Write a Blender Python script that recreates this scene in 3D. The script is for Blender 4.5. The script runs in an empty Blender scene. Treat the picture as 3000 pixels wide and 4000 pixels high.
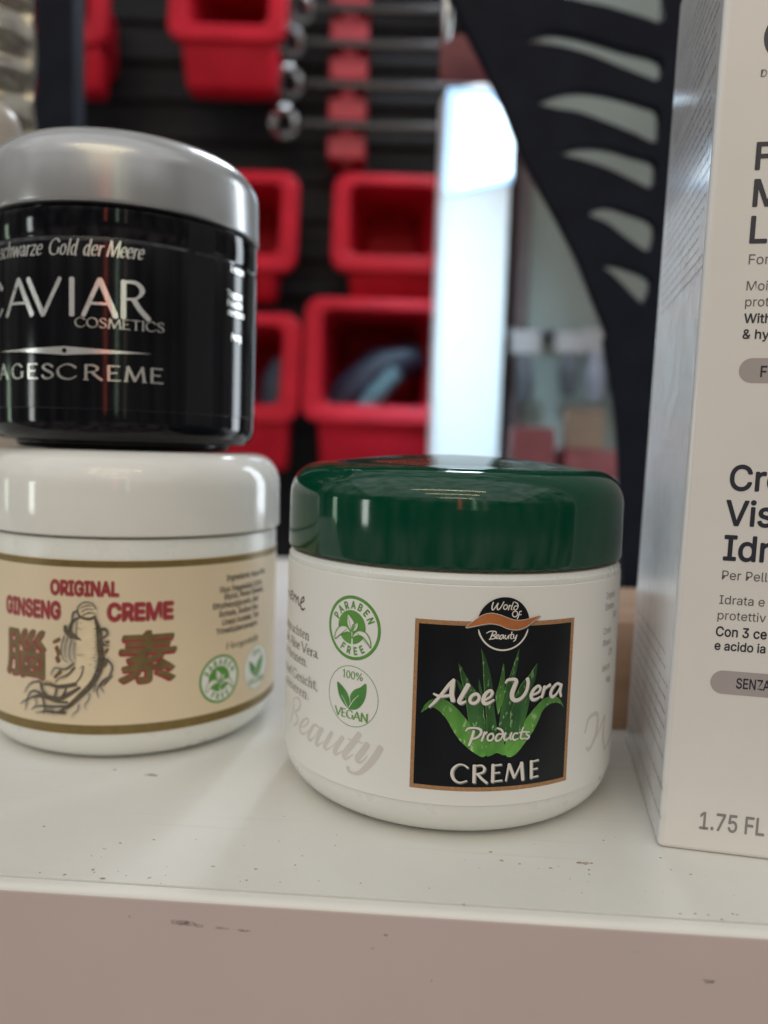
import bpy, bmesh, math, os, random
from mathutils import Vector, Matrix
from mathutils.geometry import tessellate_polygon
random.seed(7)
S = bpy.context.scene
COL = S.collection

# ------------------------------------------------------------------ camera
CAM_H = 0.07144
cam = bpy.data.cameras.new("camera")
cam.sensor_fit = 'HORIZONTAL'; cam.sensor_width = 36.0
cam.lens = 36.0 * 3062.05 / 3000.0
cam.clip_start = 0.005; cam.clip_end = 20.0
camo = bpy.data.objects.new("camera", cam); COL.objects.link(camo)
_p, _r = 0.07901, 0.0321
_fw = Vector((0, math.cos(_p), -math.sin(_p))); _up = Vector((0, math.sin(_p), math.cos(_p))); _rt = Vector((1, 0, 0))
_x = _rt * math.cos(_r) + _up * math.sin(_r); _y = -_rt * math.sin(_r) + _up * math.cos(_r); _z = -_fw
camo.matrix_world = Matrix(((_x.x, _y.x, _z.x, 0), (_x.y, _y.y, _z.y, 0), (_x.z, _y.z, _z.z, CAM_H), (0, 0, 0, 1)))
cam.dof.use_dof = True; cam.dof.focus_distance = 0.1385
cam.dof.aperture_fstop = cam.lens * 1e-3 / 0.0027
cam.dof.aperture_blades = 0
S.camera = camo
S.render.resolution_x = 768; S.render.resolution_y = 1024

# ------------------------------------------------------------------ room light
W = bpy.data.worlds.new("World"); S.world = W; W.use_nodes = True
# dim shop all round: dark, uneven goods at eye level, a lighter ceiling above, a plain floor below
_nt = W.node_tree; _bg = _nt.nodes["Background"]
def _n(t): return _nt.nodes.new(t)
_tc = _n("ShaderNodeTexCoord"); _sx = _n("ShaderNodeSeparateXYZ"); _mr = _n("ShaderNodeMapRange"); _rp = _n("ShaderNodeValToRGB"); _mp = _n("ShaderNodeMapping"); _nz = _n("ShaderNodeTexNoise"); _nr = _n("ShaderNodeValToRGB"); _mx = _n("ShaderNodeMixRGB")
_nt.links.new(_tc.outputs["Generated"], _sx.inputs[0]); _mr.inputs[1].default_value = -1.0
_nt.links.new(_sx.outputs["Z"], _mr.inputs[0]); _nt.links.new(_mr.outputs[0], _rp.inputs[0])
_e = _rp.color_ramp.elements; _e[0].position = 0.0; _e[0].color = (0.22, 0.190, 0.178, 1); _e[1].position = 1.0; _e[1].color = (0.44, 0.445, 0.45, 1)
for _q, _c in ((0.40, (0.20, 0.172, 0.162, 1)), (0.44, (0.085, 0.081, 0.080, 1)), (0.59, (0.085, 0.080, 0.078, 1)), (0.64, (0.30, 0.298, 0.295, 1))):
    _k = _e.new(_q); _k.color = _c
_mp.inputs["Scale"].default_value = (9, 9, 2.2); _nt.links.new(_tc.outputs["Generated"], _mp.inputs[0]); _nt.links.new(_mp.outputs[0], _nz.inputs["Vector"]); _nz.inputs["Scale"].default_value = 1.0; _nz.inputs["Detail"].default_value = 5.0
_nt.links.new(_nz.outputs["Fac"], _nr.inputs[0]); _v = _nr.color_ramp.elements; _v[0].position = 0.36; _v[0].color = (0.25, 0.25, 0.25, 1); _v[1].position = 0.68; _v[1].color = (1.9, 1.9, 1.9, 1)
_mx.blend_type = 'MULTIPLY'; _mx.inputs[0].default_value = 1.0; _nt.links.new(_rp.outputs[0], _mx.inputs[1]); _nt.links.new(_nr.outputs[0], _mx.inputs[2]); _nt.links.new(_mx.outputs[0], _bg.inputs[0])
_bg.inputs[1].default_value = 1.0
S.view_settings.view_transform = 'Standard'; S.view_settings.look = 'None'
S.view_settings.exposure = 0.14; S.view_settings.gamma = 1.0
S.cycles.use_denoising = True
S.cycles.max_bounces = 8
S.cycles.caustics_reflective = False; S.cycles.caustics_refractive = False

def lamp(name, loc, target, size, power, color, spread=180):
    l = bpy.data.lights.new(name, 'AREA'); l.shape = 'RECTANGLE'
    l.size, l.size_y = size; l.energy = power; l.color = color; l.spread = math.radians(spread)
    o = bpy.data.objects.new(name, l); COL.objects.link(o)
    o.location = loc
    o.rotation_euler = (Vector(target) - Vector(loc)).to_track_quat('-Z', 'Y').to_euler()
    return o
# daylight from behind the shelf, above the frame
lamp("window_light", (0.12, 0.90, 0.86), (-0.02, 0.16, 0.0), (0.13, 0.30), 3.8, (0.84, 0.93, 1.0))
# tall side window at the back right
lamp("side_window_light", (0.50, 0.62, 0.22), (-0.05, 0.20, 0.07), (0.15, 0.55), 1.8, (0.84, 0.93, 1.0))
# soft shop lighting from the ceiling in front
lamp("shop_light", (-0.3, -1.1, 2.0), (0.0, 0.2, 0.0), (6.0, 3.2), 28.5, (0.97, 0.98, 1.0))
# narrow far windows behind the camera on the left, seen as glints on the lids
lamp("far_window_light", (-2.3, -0.95, 0.02), (0.0, 0.17, 0.05), (0.20, 0.62), 3.4, (0.92, 1.0, 0.95))
lamp("far_window_light", (-2.5, 0.16, 0.0), (0.0, 0.17, 0.05), (0.16, 0.55), 1.0, (0.75, 1.0, 0.75))
# rows of ceiling strip lamps in the shop
for k, (yy, zz) in enumerate(((-0.75, 1.0), (-1.3, 1.05), (-2.2, 1.1))):
    lamp("strip_light", (-0.15, yy, zz), (-0.05, 0.2, 0.1), (1.0, 0.010), 1.6, (1.0, 0.84, 0.50))
# coloured lamps added behind the camera for the shop's reflected streaks on the black jar
lamp("streak_light", (-0.03, -1.7, 0.42), (-0.06, 0.2, 0.1), (0.06, 0.75), 0.45, (1.0, 0.16, 0.10))
lamp("streak_light", (0.27, -1.7, 0.42), (-0.06, 0.2, 0.1), (0.04, 0.75), 0.38, (0.72, 1.0, 0.70))
lamp("streak_light", (0.50, -1.7, 0.36), (-0.06, 0.2, 0.1), (0.06, 0.7), 0.12, (1.0, 0.86, 0.62))
# unseen lamp added to brighten the white post
lamp("added_post_light", (0.02, 0.46, 0.95), (0.087, 0.905, 0.10), (0.06, 0.06), 0.30, (0.52, 0.80, 1.0), 24)

# ------------------------------------------------------------------ traced print data (millimetres on the label)
ALOE_TITLE = [([(-1.969,31.187),(-2.858,30.189),(-4.171,28.283),(-5.309,26.836),(-6.233,25.882)],[0.525,0.606,0.566,0.525,0.323]),([(-2.103,31.099),(-2.255,29.919),(-2.319,28.498),(-2.033,27.256)],[0.606,0.808,0.848,0.808]),([(-5.526,28.384),(-4.359,28.006),(-2.547,28.283)],[0.324,0.526,0.486]),([(0.554,30.395),(-0.052,29.203),(-0.787,27.758),(-0.962,27.183),(-0.517,26.958),(0.221,27.348)],[0.81,0.769,0.729,0.688,0.607,0.324]),([(2.536,28.322),(2.177,28.657),(1.621,28.604),(1.128,28.187),(0.928,27.602),(1.113,27.126),(1.598,26.979),(2.157,27.228),(2.528,27.758),(2.536,28.322)],[0.567]),([(3.512,27.542),(4.558,28.209),(4.872,28.957),(4.448,29.325),(3.664,28.699),(3.306,27.643),(3.535,26.994),(4.283,27.032),(5.276,27.672)],[0.365,0.447,0.568,0.528,0.65,0.731,0.65,0.568,0.284]),([(7.214,30.638),(7.671,31.193),(8.835,31.293),(9.283,30.928),(9.002,30.065),(8.572,28.758),(8.705,27.772),(9.456,27.388),(10.528,27.839),(11.357,29.015),(11.621,30.432),(11.418,31.305)],[0.286,0.491,0.573,0.695,0.818,0.859,0.818,0.695,0.613,0.613,0.654,0.695]),([(12.493,28.113),(13.794,28.582),(14.23,29.266),(13.728,29.763),(12.828,29.156),(12.355,28.123),(12.624,27.382),(13.393,27.317),(14.385,27.785)],[0.33,0.454,0.537,0.496,0.62,0.702,0.661,0.537,0.248]),([(15.104,29.578),(14.873,28.525),(14.568,27.519)],[0.624,0.624,0.541]),([(14.818,28.633),(15.51,29.332),(16.358,29.722)],[0.292,0.459,0.625]),([(18.857,29.437),(17.874,29.764),(16.837,28.944),(16.516,27.939),(17.061,27.378),(18.061,28.071),(18.862,29.374)],[0.503,0.503,0.629,0.67,0.587,0.419,0.335]),([(18.96,29.529),(18.715,28.304),(18.973,27.264)],[0.592,0.592,0.508])]
PRODUCTS = [([(1.875,21.973),(1.535,20.497),(1.107,19.221)],[0.449,0.53,0.408]),([(0.402,21.86),(0.919,22.384),(2.216,22.467),(3.097,22.105),(3.108,21.37),(2.391,20.671),(1.46,20.394)],[0.245,0.367,0.367,0.49,0.49,0.367,0.286]),([(3.821,21.736),(3.54,20.715),(3.325,20.06)],[0.368,0.409,0.368]),([(3.571,20.96),(4.228,21.732)],[0.205,0.368]),([(5.443,21.14),(5.199,21.407),(4.827,21.379),(4.502,21.071),(4.375,20.627),(4.504,20.255),(4.83,20.129),(5.201,20.307),(5.444,20.706),(5.443,21.14)],[0.349]),([(7.017,21.294),(6.307,21.279),(5.861,20.574),(6.154,20.053),(6.848,20.397),(7.225,21.347),(6.811,22.122),(6.047,22.434)],[0.288,0.329,0.411,0.37,0.288,0.37,0.411,0.288]),([(7.702,21.532),(7.427,20.62),(7.724,20.154),(8.386,20.572),(8.834,21.514)],[0.371,0.391,0.35,0.247,0.247]),([(8.834,21.514),(8.6,20.56),(8.836,20.135)],[0.33,0.372,0.289]),([(10.087,21.248),(9.43,21.272),(9.074,20.573),(9.424,20.056),(10.198,20.332)],[0.33,0.31,0.392,0.351,0.207]),([(11.076,22.289),(10.75,21.241),(10.634,20.465),(10.962,20.149),(11.401,20.319)],[0.332,0.373,0.373,0.311,0.207]),([(10.302,21.357),(11.702,21.494)],[0.249,0.29]),([(12.394,21.349),(11.802,21.32),(11.823,20.904),(12.322,20.526),(12.002,20.1),(11.361,20.24)],[0.25,0.292,0.334,0.375,0.292,0.25])]
CREME = [([(1.074,15.116),(0.292,15.652),(-0.705,15.637),(-1.55,14.817),(-1.711,13.82),(-1.274,12.853),(-0.277,12.359),(0.97,12.725)],[0.452,0.288,0.37,0.616,0.699,0.616,0.37,0.288]),([(2.198,15.626),(2.271,12.413)],[0.702,0.702]),([(2.304,15.503),(3.515,15.585),(4.07,15.002),(3.773,14.306),(2.569,13.981)],[0.33,0.372,0.62,0.454,0.289]),([(2.81,14.023),(3.619,13.152),(4.637,12.309)],[0.537,0.578,0.537]),([(5.602,15.709),(5.643,12.445)],[0.704,0.704]),([(5.609,15.544),(7.193,15.645)],[0.29,0.373]),([(5.673,14.098),(6.921,14.212)],[0.269,0.331]),([(5.636,12.59),(7.413,12.696)],[0.291,0.374]),([(8.122,12.57),(8.595,15.731)],[0.374,0.457]),([(8.599,15.648),(9.724,13.033)],[0.711,0.627]),([(9.724,13.033),(11.029,15.747)],[0.376,0.418]),([(11.027,15.789),(11.442,12.498)],[0.756,0.756]),([(13.009,15.878),(13.186,12.593)],[0.717,0.717]),([(13.017,15.731),(14.528,15.861)],[0.296,0.381]),([(13.097,14.237),(14.398,14.305)],[0.275,0.338]),([(13.178,12.741),(14.602,12.828)],[0.297,0.382])]
EMBLEM_TEXT = [([(4.398,45.241),(4.207,44.542),(4.231,43.984),(4.515,43.946),(5.274,45.106),(5.1,44.448),(5.245,43.949),(5.682,44.189),(6.326,45.346)],[0.299,0.299,0.299,0.239,0.239,0.299,0.299,0.239,0.239]),([(6.967,44.622),(6.798,44.79),(6.555,44.769),(6.351,44.569),(6.282,44.284),(6.38,44.047),(6.598,43.968),(6.836,44.085),(6.982,44.343),(6.967,44.622)],[0.24]),([(7.348,44.741),(7.182,43.843)],[0.26,0.24]),([(7.202,44.303),(7.642,44.699)],[0.16,0.24]),([(8.078,45.254),(7.713,44.098),(7.933,43.875)],[0.241,0.241,0.18]),([(8.873,44.561),(8.408,44.529),(8.175,44.092),(8.568,43.845),(8.969,44.359),(8.854,44.963),(8.242,45.332)],[0.221,0.241,0.281,0.241,0.221,0.261,0.201]),([(8.897,43.411),(8.636,43.624),(8.302,43.602),(8.05,43.357),(7.997,43.003),(8.168,42.706),(8.483,42.604),(8.796,42.745),(8.96,43.064),(8.897,43.411)],[0.241]),([(9.694,43.581),(9.353,43.508),(9.135,42.71),(8.904,42.192)],[0.222,0.262,0.282,0.242]),([(8.785,42.878),(9.68,42.998)],[0.181,0.202]),([(4.535,39.828),(4.102,38.643)],[0.281,0.281]),([(3.393,39.7),(4.042,40.026),(4.994,39.989),(5.116,39.547),(4.479,39.266),(4.973,39.106),(4.846,38.745),(3.903,38.582)],[0.18,0.241,0.261,0.281,0.221,0.281,0.261,0.2]),([(5.185,38.905),(5.644,39.144),(5.57,39.426),(5.212,39.226),(5.109,38.785),(5.683,38.742)],[0.181,0.221,0.221,0.261,0.261,0.181]),([(6.477,39.379),(6.047,39.302),(5.801,38.842),(6.058,38.619),(6.484,39.218)],[0.221,0.241,0.281,0.241,0.201]),([(6.52,39.338),(6.467,38.695)],[0.261,0.241]),([(6.873,39.334),(6.75,38.853),(7.049,38.667),(7.438,39.285)],[0.262,0.262,0.242,0.201]),([(7.478,39.324),(7.426,38.641)],[0.262,0.242]),([(8.038,39.917),(7.837,38.834),(8.182,38.666)],[0.262,0.262,0.201]),([(7.602,39.362),(8.398,39.467)],[0.181,0.201]),([(8.406,39.305),(8.386,38.822),(8.644,38.775),(8.999,39.371)],[0.263,0.263,0.202,0.182]),([(8.999,39.371),(8.743,38.49),(8.375,38.177)],[0.242,0.263,0.202])]
SWOOSH = [(-0.278,40.718),(0.634,41.545),(2.361,42.822),(3.939,43.303),(5.57,43.051),(7.248,42.44),(8.742,42.015),(10.467,42.07),(12.005,42.419),(13.526,42.696),(12.931,42.136),(12.05,41.567),(10.541,40.614),(8.829,40.222),(7.13,40.516),(5.657,41.13),(4.023,41.386),(2.431,41.167),(1.057,40.858),(-0.116,40.603)]
LEAVES = {'a':[(2.615,36.823),(3.013,34.516),(3.291,31.29),(3.574,28.456),(4.053,24.388),(4.433,20.297),(6.187,20.257),(6.094,22.309),(5.394,26.409),(5.095,29.462),(4.539,31.897),(3.716,34.52)],'b':[(9.645,36.743),(8.897,34.44),(8.16,32.03),(7.688,30.827),(7.238,29.214),(6.742,26.377),(6.406,22.3),(6.395,20.25),(8.513,20.153),(8.696,25.278),(9.037,29.349),(9.176,31.788),(9.587,34.413)],'c':[(6.799,34.194),(6.386,31.874),(5.961,29.855),(5.58,28.237),(6.089,25.171),(6.38,25.163),(6.904,27.392),(7.208,29.418),(7.136,31.857)],'d':[(-1.555,31.206),(-1.104,29.771),(-0.522,28.579),(0.087,28.195),(0.114,29.006),(-0.48,29.997)],'e':[(2.447,31.322),(2.428,29.866),(2.76,28.655),(3.222,27.237),(3.271,28.455),(2.909,29.871)],'f':[(-1.294,34.101),(-0.742,31.604),(-0.393,30.304),(0.079,28.398),(0.458,26.381),(0.979,23.343),(1.587,20.702),(4.229,20.3),(3.789,24.389),(3.262,27.237),(2.142,29.053),(1.094,30.288),(-0.182,32.431)],'g':[(13.379,33.959),(11.885,31.848),(10.404,30.301),(9.411,28.31),(8.819,26.295),(8.473,23.239),(8.298,20.165),(10.904,20.402),(11.614,24.062),(12.191,26.901),(12.541,28.932),(13.243,31.344)],'h':[(-7.639,24.683),(-6.888,26.229),(-5.723,27.25),(-4.142,27.514),(-2.735,26.994),(-1.1,25.655),(0.563,23.781),(1.24,22.84),(2.272,21.12),(4.42,18.247),(3.654,17.105),(2.417,17.64),(0.763,18.844),(-0.687,20.229),(-1.948,22.009),(-3.008,23.784),(-4.25,25.126),(-5.47,25.805),(-6.364,25.625)],'i':[(19.99,24.932),(18.826,26.612),(17.189,27.383),(15.436,27.225),(14.037,26.329),(12.705,25.003),(11.425,23.355),(10.649,21.042),(8.182,18.111),(8.559,16.933),(9.949,17.373),(11.634,19.304),(13.14,21.235),(14.212,23.201),(15.077,24.979),(16.262,25.887),(17.787,26.161),(19.157,25.727)],'j':[(2.306,20.303),(3.297,20.715),(4.425,20.502),(4.776,19.472),(4.447,17.63),(3.656,17.064),(2.619,17.641),(1.554,19.065)],'k':[(4.776,19.472),(5.348,20.485),(6.159,20.873),(7.235,20.217),(7.716,18.96),(7.997,17.503),(7.368,17.329),(6.298,17.787),(5.28,17.366),(4.358,17.323)],'l':[(7.706,19.167),(8.288,20.372),(9.587,20.293),(10.723,19.589),(10.775,18.55),(9.734,17.286),(8.669,16.884),(7.895,17.405)]}
SPROUT = {'top':[(-22.982,40.846),(-23.158,39.559),(-22.898,38.55),(-22.054,37.725),(-21.626,38.403),(-21.381,39.312),(-22.035,40.17)],'small':[(-20.653,39.543),(-21.607,39.068),(-21.926,38.356),(-21.858,37.669),(-21.14,37.922),(-20.774,38.275),(-20.526,38.92)],'left':[(-25.997,35.63),(-25.922,36.888),(-24.997,38.078),(-23.799,38.526),(-22.841,38.209),(-22.035,37.203),(-22.746,37.454),(-23.523,37.219),(-24.66,36.67)],'right':[(-17.763,35.22),(-17.709,35.883),(-17.894,36.717),(-18.68,37.81),(-19.86,38.153),(-20.926,37.817),(-21.742,36.85),(-21.772,36.495),(-20.485,37.173),(-19.453,37.003),(-18.423,36.122)]}
SPROUT_STEM = [([(-21.993,37.822),(-21.869,36.794),(-21.783,35.025)],[0.174,0.244,0.383])]
VLEAF = {'l':[(-25.176,27.537),(-24.978,26.114),(-24.576,24.952),(-23.912,24.12),(-23.014,23.342),(-22.423,23.083),(-22.082,23.407),(-21.991,24.544),(-22.613,25.882),(-23.784,26.911)],'r':[(-18.509,28.44),(-19.728,27.5),(-21.12,26.72),(-21.938,25.493),(-21.83,24.312),(-22.285,22.936),(-20.611,23.122),(-19.402,24.074),(-18.604,25.491),(-18.323,27.114)]}
VRIB = [([(-24.001,25.26),(-23.158,24.2),(-22.517,23.24)],[0.071,0.106,0.141]),([(-19.982,25.961),(-21.095,24.821),(-22.205,23.167)],[0.07,0.122,0.157])]
EME = [([(-48.922,41.053),(-46.864,40.836),(-47.54,39.719)],[0.23]),([(-45.615,40.382),(-43.523,41.221),(-44.066,41.742),(-45.478,40.976),(-45.364,40.038),(-43.118,40.175)],[0.192,0.23,0.23,0.268,0.287,0.153]),([(-42.502,41.448),(-42.928,39.728)],[0.266]),([(-42.915,40.407),(-41.368,41.311),(-41.069,39.799)],[0.17,0.245,0.283]),([(-40.999,40.481),(-39.8,41.218),(-39.494,39.816),(-38.871,39.689)],[0.168,0.243,0.281,0.15]),([(-38.555,40.165),(-36.871,41.004),(-37.04,41.719),(-38.079,40.969),(-38.434,39.773),(-37.511,39.124),(-36.247,39.591)],[0.186,0.242,0.26,0.279,0.316,0.298,0.149])]
BEAUTY = [([(-41.558,19.515),(-41.0,17.98),(-42.085,15.567),(-42.667,14.197)],[0.404,0.484,0.484,0.377]),([(-41.563,19.582),(-38.85,20.681),(-37.311,20.069),(-38.195,18.457),(-40.127,17.305),(-38.68,16.82),(-38.709,15.593),(-40.725,14.212)],[0.214,0.347,0.534,0.481,0.294,0.561,0.534,0.267]),([(-37.178,14.95),(-34.664,16.357),(-33.641,17.531),(-34.599,17.701),(-36.292,16.509),(-37.337,14.965),(-36.766,14.214),(-35.375,14.297),(-33.478,15.673)],[0.21,0.289,0.447,0.368,0.658,0.736,0.605,0.368,0.132]),([(-29.837,17.163),(-31.447,17.365),(-32.831,15.874),(-33.668,14.426),(-33.024,13.815),(-31.775,14.63),(-29.931,16.942)],[0.338,0.494,0.806,0.936,0.65,0.234,0.156]),([(-28.997,17.34),(-30.275,15.22),(-30.791,13.827),(-30.27,13.599),(-28.545,14.897)],[0.797,0.848,0.822,0.437,0.128]),([(-26.266,17.332),(-27.568,15.246),(-28.201,14.033),(-27.691,13.606),(-26.301,14.521),(-24.002,16.856)],[0.787,0.864,0.838,0.432,0.178,0.127]),([(-23.398,17.199),(-24.849,15.052),(-25.363,13.767),(-24.84,13.444),(-23.348,14.507)],[0.803,0.879,0.853,0.427,0.151]),([(-19.558,18.732),(-20.95,16.675),(-22.558,14.588),(-22.995,13.593),(-22.401,13.272),(-20.726,14.548)],[0.971,1.071,1.096,0.946,0.473,0.149]),([(-22.182,17.126),(-20.45,17.203),(-18.746,17.093)],[0.198,0.222,0.198]),([(-17.744,17.148),(-18.871,15.42),(-19.87,14.032),(-19.702,13.401),(-18.945,13.481),(-17.667,14.946)],[1.013,1.087,1.013,0.568,0.296,0.148]),([(-15.034,17.076),(-16.278,14.834),(-17.973,12.614),(-19.483,11.262),(-20.789,10.881),(-21.861,11.189),(-21.988,11.721)],[1.037,1.062,0.988,0.667,0.395,0.494,0.716])]
WMARK = [([(26.739,18.735),(28.05,21.435),(31.288,21.304),(31.134,17.666),(28.693,15.079),(27.49,15.692)],[0.278,0.463,0.556,0.603,0.463,0.278]),([(28.693,15.079),(31.972,17.446),(35.149,20.0),(34.692,16.239),(36.096,12.827)],[0.287,0.383,0.479,0.622,0.479]),([(36.096,12.827),(42.724,14.695),(45.688,17.157)],[0.345,0.517,0.575])]
ROOT_BODY = [(-1.055,33.212),(0.543,33.078),(2.248,32.984),(2.824,31.375),(2.571,29.209),(2.839,26.504),(2.717,23.787),(2.202,21.057),(1.155,19.128),(-0.495,17.303),(-2.124,15.863),(-3.792,14.942),(-4.929,15.135),(-3.232,16.896),(-1.579,18.624),(-3.232,18.4),(-5.503,18.38),(-6.085,18.881),(-3.792,20.004),(-2.403,21.448),(-1.993,22.83),(-1.803,24.198),(-1.696,26.374),(-1.807,28.536),(-1.701,30.704),(-1.539,32.06)]
ROOT_HEAD = [(-1.382,35.782),(0.007,36.746),(1.639,36.469),(2.423,35.411),(2.427,33.796),(1.07,33.092),(-0.787,33.384),(-1.542,34.619)]
ROOT_INK = [([(2.325,33.12),(3.112,30.298),(3.33,27.052),(3.572,24.338),(3.062,21.612),(1.499,18.726),(-1.033,16.05),(-3.651,13.579),(-6.386,12.07)],[0.491,1.09,1.199,1.308,1.199,1.09,0.981,0.763,0.218]),([(3.56,28.138),(4.465,27.329),(5.365,27.382)],[0.65,0.325,0.108]),([(-1.055,33.293),(-2.138,32.843),(-3.015,31.722),(-3.18,30.092),(-2.135,29.063),(-0.646,28.367)],[0.378,0.486,0.648,0.702,0.918,0.108]),([(-1.542,34.807),(-2.548,34.225),(-2.905,32.267)],[0.27,0.377,0.323]),([(-4.354,31.323),(-4.129,30.174),(-2.82,28.894)],[0.703,0.92,0.703]),([(3.163,30.84),(4.452,30.85),(4.918,29.904),(3.996,29.008),(3.169,28.892)],[0.596,0.542,0.379,0.379,0.542]),([(3.701,24.665),(5.251,23.793),(5.95,22.423),(5.316,20.519),(4.03,19.433),(2.683,17.514),(3.08,15.737)],[0.601,0.382,0.382,0.328,0.491,0.273,0.109]),([(3.978,19.297),(3.593,18.066),(4.194,16.916)],[0.328,0.219,0.109]),([(2.418,18.741),(1.898,16.956)],[0.274,0.109]),([(-1.041,22.055),(-0.235,22.63),(-0.769,20.432),(-2.126,18.597)],[0.109,0.218,0.382,0.273]),([(-1.852,18.611),(-4.357,17.999),(-6.379,17.842),(-8.486,18.111),(-10.539,17.884)],[0.822,0.822,0.658,0.493,0.219]),([(-10.536,18.573),(-12.709,18.079),(-14.054,17.004),(-15.164,15.445)],[0.388,0.277,0.194,0.083]),([(-1.036,17.91),(-3.231,16.43),(-5.796,15.066),(-8.492,15.167),(-11.038,15.256),(-13.073,14.593),(-15.252,13.479),(-16.41,12.668)],[0.609,0.831,0.942,0.942,0.609,0.332,0.222,0.083]),([(-3.792,14.476),(-5.797,14.379),(-7.881,14.68),(-10.383,15.889),(-12.374,16.187),(-13.704,15.334),(-14.437,13.33),(-14.89,11.443)],[0.499,0.443,0.443,0.499,0.388,0.277,0.194,0.083]),([(-3.651,13.661),(-6.979,13.282),(-9.75,13.148),(-11.712,12.73),(-13.156,11.911)],[0.387,0.442,0.387,0.249,0.083]),([(-4.358,12.155),(-6.682,12.042),(-9.122,12.006),(-11.885,11.318)],[0.719,0.553,0.387,0.083]),([(-9.905,14.787),(-9.371,12.917),(-9.692,11.357)],[0.387,0.442,0.166]),([(-10.44,18.309),(-9.995,16.708),(-8.492,15.222)],[0.496,0.551,0.716]),([(-6.321,17.847),(-6.677,16.225),(-7.125,15.084)],[0.44,0.385,0.495]),([(-4.074,17.526),(-4.928,15.821)],[0.384,0.438]),([(-2.404,23.217),(-4.356,21.823),(-6.669,21.977),(-7.506,21.138),(-7.87,20.174)],[0.382,0.328,0.218,0.164,0.082]),([(-2.129,22.279),(-3.792,20.687),(-5.792,19.643),(-6.674,18.694)],[0.438,0.328,0.246,0.219]),([(1.107,16.667),(0.898,15.293),(0.047,14.173),(0.21,13.081)],[0.219,0.164,0.137,0.055]),([(-1.248,14.123),(-1.573,12.736),(-2.507,12.083),(-2.812,11.241)],[0.22,0.165,0.11,0.055]),([(-4.581,29.199),(-5.267,26.714),(-4.981,24.287),(-3.792,23.412)],[0.218,0.191,0.164,0.082]),([(-3.792,28.976),(-4.355,26.502),(-4.214,24.337)],[0.217,0.163,0.081]),([(-2.82,28.488),(-3.373,26.29),(-3.234,24.125),(-2.404,23.625)],[0.217,0.19,0.163,0.081]),([(-2.188,27.977),(-2.406,25.798),(-2.131,24.182)],[0.163,0.163,0.081]),([(-12.04,14.792),(-11.642,13.461),(-12.322,12.534)],[0.194,0.139,0.055]),([(-8.497,13.015),(-8.346,11.375)],[0.276,0.111]),([(-7.732,12.959),(-7.131,11.226)],[0.221,0.083]),([(-1.058,35.311),(0.537,36.037),(1.718,35.88)],[0.134,0.242,0.108]),([(-0.789,34.514),(0.539,35.231),(2.111,35.136)],[0.134,0.242,0.107]),([(-0.52,33.77),(0.936,34.435),(2.322,34.332)],[0.161,0.269,0.135]),([(-1.382,35.782),(-1.542,34.619),(-0.787,33.437),(1.07,33.092),(2.427,33.742)],[0.216,0.323,0.431,0.539,0.377]),([(-1.382,35.782),(0.007,36.692),(1.639,36.469),(2.423,35.357)],[0.215,0.215,0.215,0.242]),([(-1.54,32.465),(-1.809,30.699),(-1.645,29.085)],[0.135,0.216,0.108]),([(-1.054,32.215),(-0.651,32.095)],[0.081]),([(-1.457,30.984),(-0.516,30.751)],[0.108,0.054]),([(-1.586,25.158),(0.028,25.03)],[0.109,0.054]),([(1.485,24.527),(2.14,24.594)],[0.109,0.054]),([(0.961,23.074),(1.751,23.01)],[0.109,0.054]),([(2.769,32.454),(1.911,32.276)],[0.216,0.04]),([(2.615,31.75),(2.121,31.579)],[0.216,0.04]),([(2.461,31.045),(1.914,30.873)],[0.216,0.04]),([(2.775,30.348),(2.125,30.175)],[0.216,0.04]),([(2.621,29.643),(1.918,29.468)],[0.216,0.04]),([(2.467,28.937),(2.129,28.769)],[0.216,0.041]),([(2.781,28.238),(1.922,28.061)],[0.217,0.041]),([(2.628,27.531),(2.133,27.361)],[0.217,0.041]),([(2.473,26.824),(1.925,26.652)],[0.217,0.041]),([(2.788,26.123),(2.136,25.951)],[0.217,0.041]),([(2.634,25.416),(1.929,25.242)],[0.217,0.041]),([(2.479,24.708),(2.14,24.539)],[0.217,0.041]),([(2.794,24.005),(1.933,23.829)],[0.218,0.041]),([(2.64,23.296),(2.144,23.126)],[0.218,0.041]),([(2.486,22.587),(1.936,22.415)],[0.218,0.041]),([(2.801,21.882),(2.148,21.71)],[0.218,0.041]),([(2.646,21.172),(1.94,20.998)],[0.218,0.041])]
ROOT_PALE = [([(-0.766,18.249),(-3.651,17.499),(-6.379,18.226),(-10.215,18.28)],[1.26,1.425,1.096,0.603]),([(0.042,17.185),(-3.092,15.178),(-5.797,14.324),(-8.802,14.913),(-11.368,15.158)],[1.375,1.265,1.045,0.935,0.385]),([(-2.399,15.163),(-4.358,13.118),(-6.682,12.153)],[1.1,0.935,0.33]),([(-3.233,21.675),(-4.926,19.928),(-6.673,18.831)],[0.656,0.547,0.274])]
ROOT_TAN = [([(-10.634,18.341),(-8.485,18.468),(-6.674,18.146)],[0.549,0.714,0.494])]
MID_CHAR = [([(-7.106,27.663),(-5.784,28.306)],[0.705,0.813]),([(-6.516,26.622),(-5.787,25.045)],[0.762,0.925]),([(-6.372,24.456),(-5.934,23.4)],[0.819,0.928]),([(-6.82,19.913),(-5.501,21.251)],[0.71,0.928]),([(4.334,28.007),(5.233,28.142)],[0.596,0.542]),([(4.472,25.564),(4.932,26.514)],[0.543,0.652]),([(4.354,22.707),(4.94,24.339)],[0.598,0.707]),([(4.187,18.75),(5.727,20.651)],[0.711,0.93])]
TTL = {'ORIGINAL':(-7.986,38.285,6.958,41.627),'GINSENG':(-21.354,33.03,-5.633,36.424),'CREME':(5.009,32.959,18.777,36.4),'nao':(-21.619,18.102,-8.703,30.79),'su':(7.071,18.571,19.948,29.732)}
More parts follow.
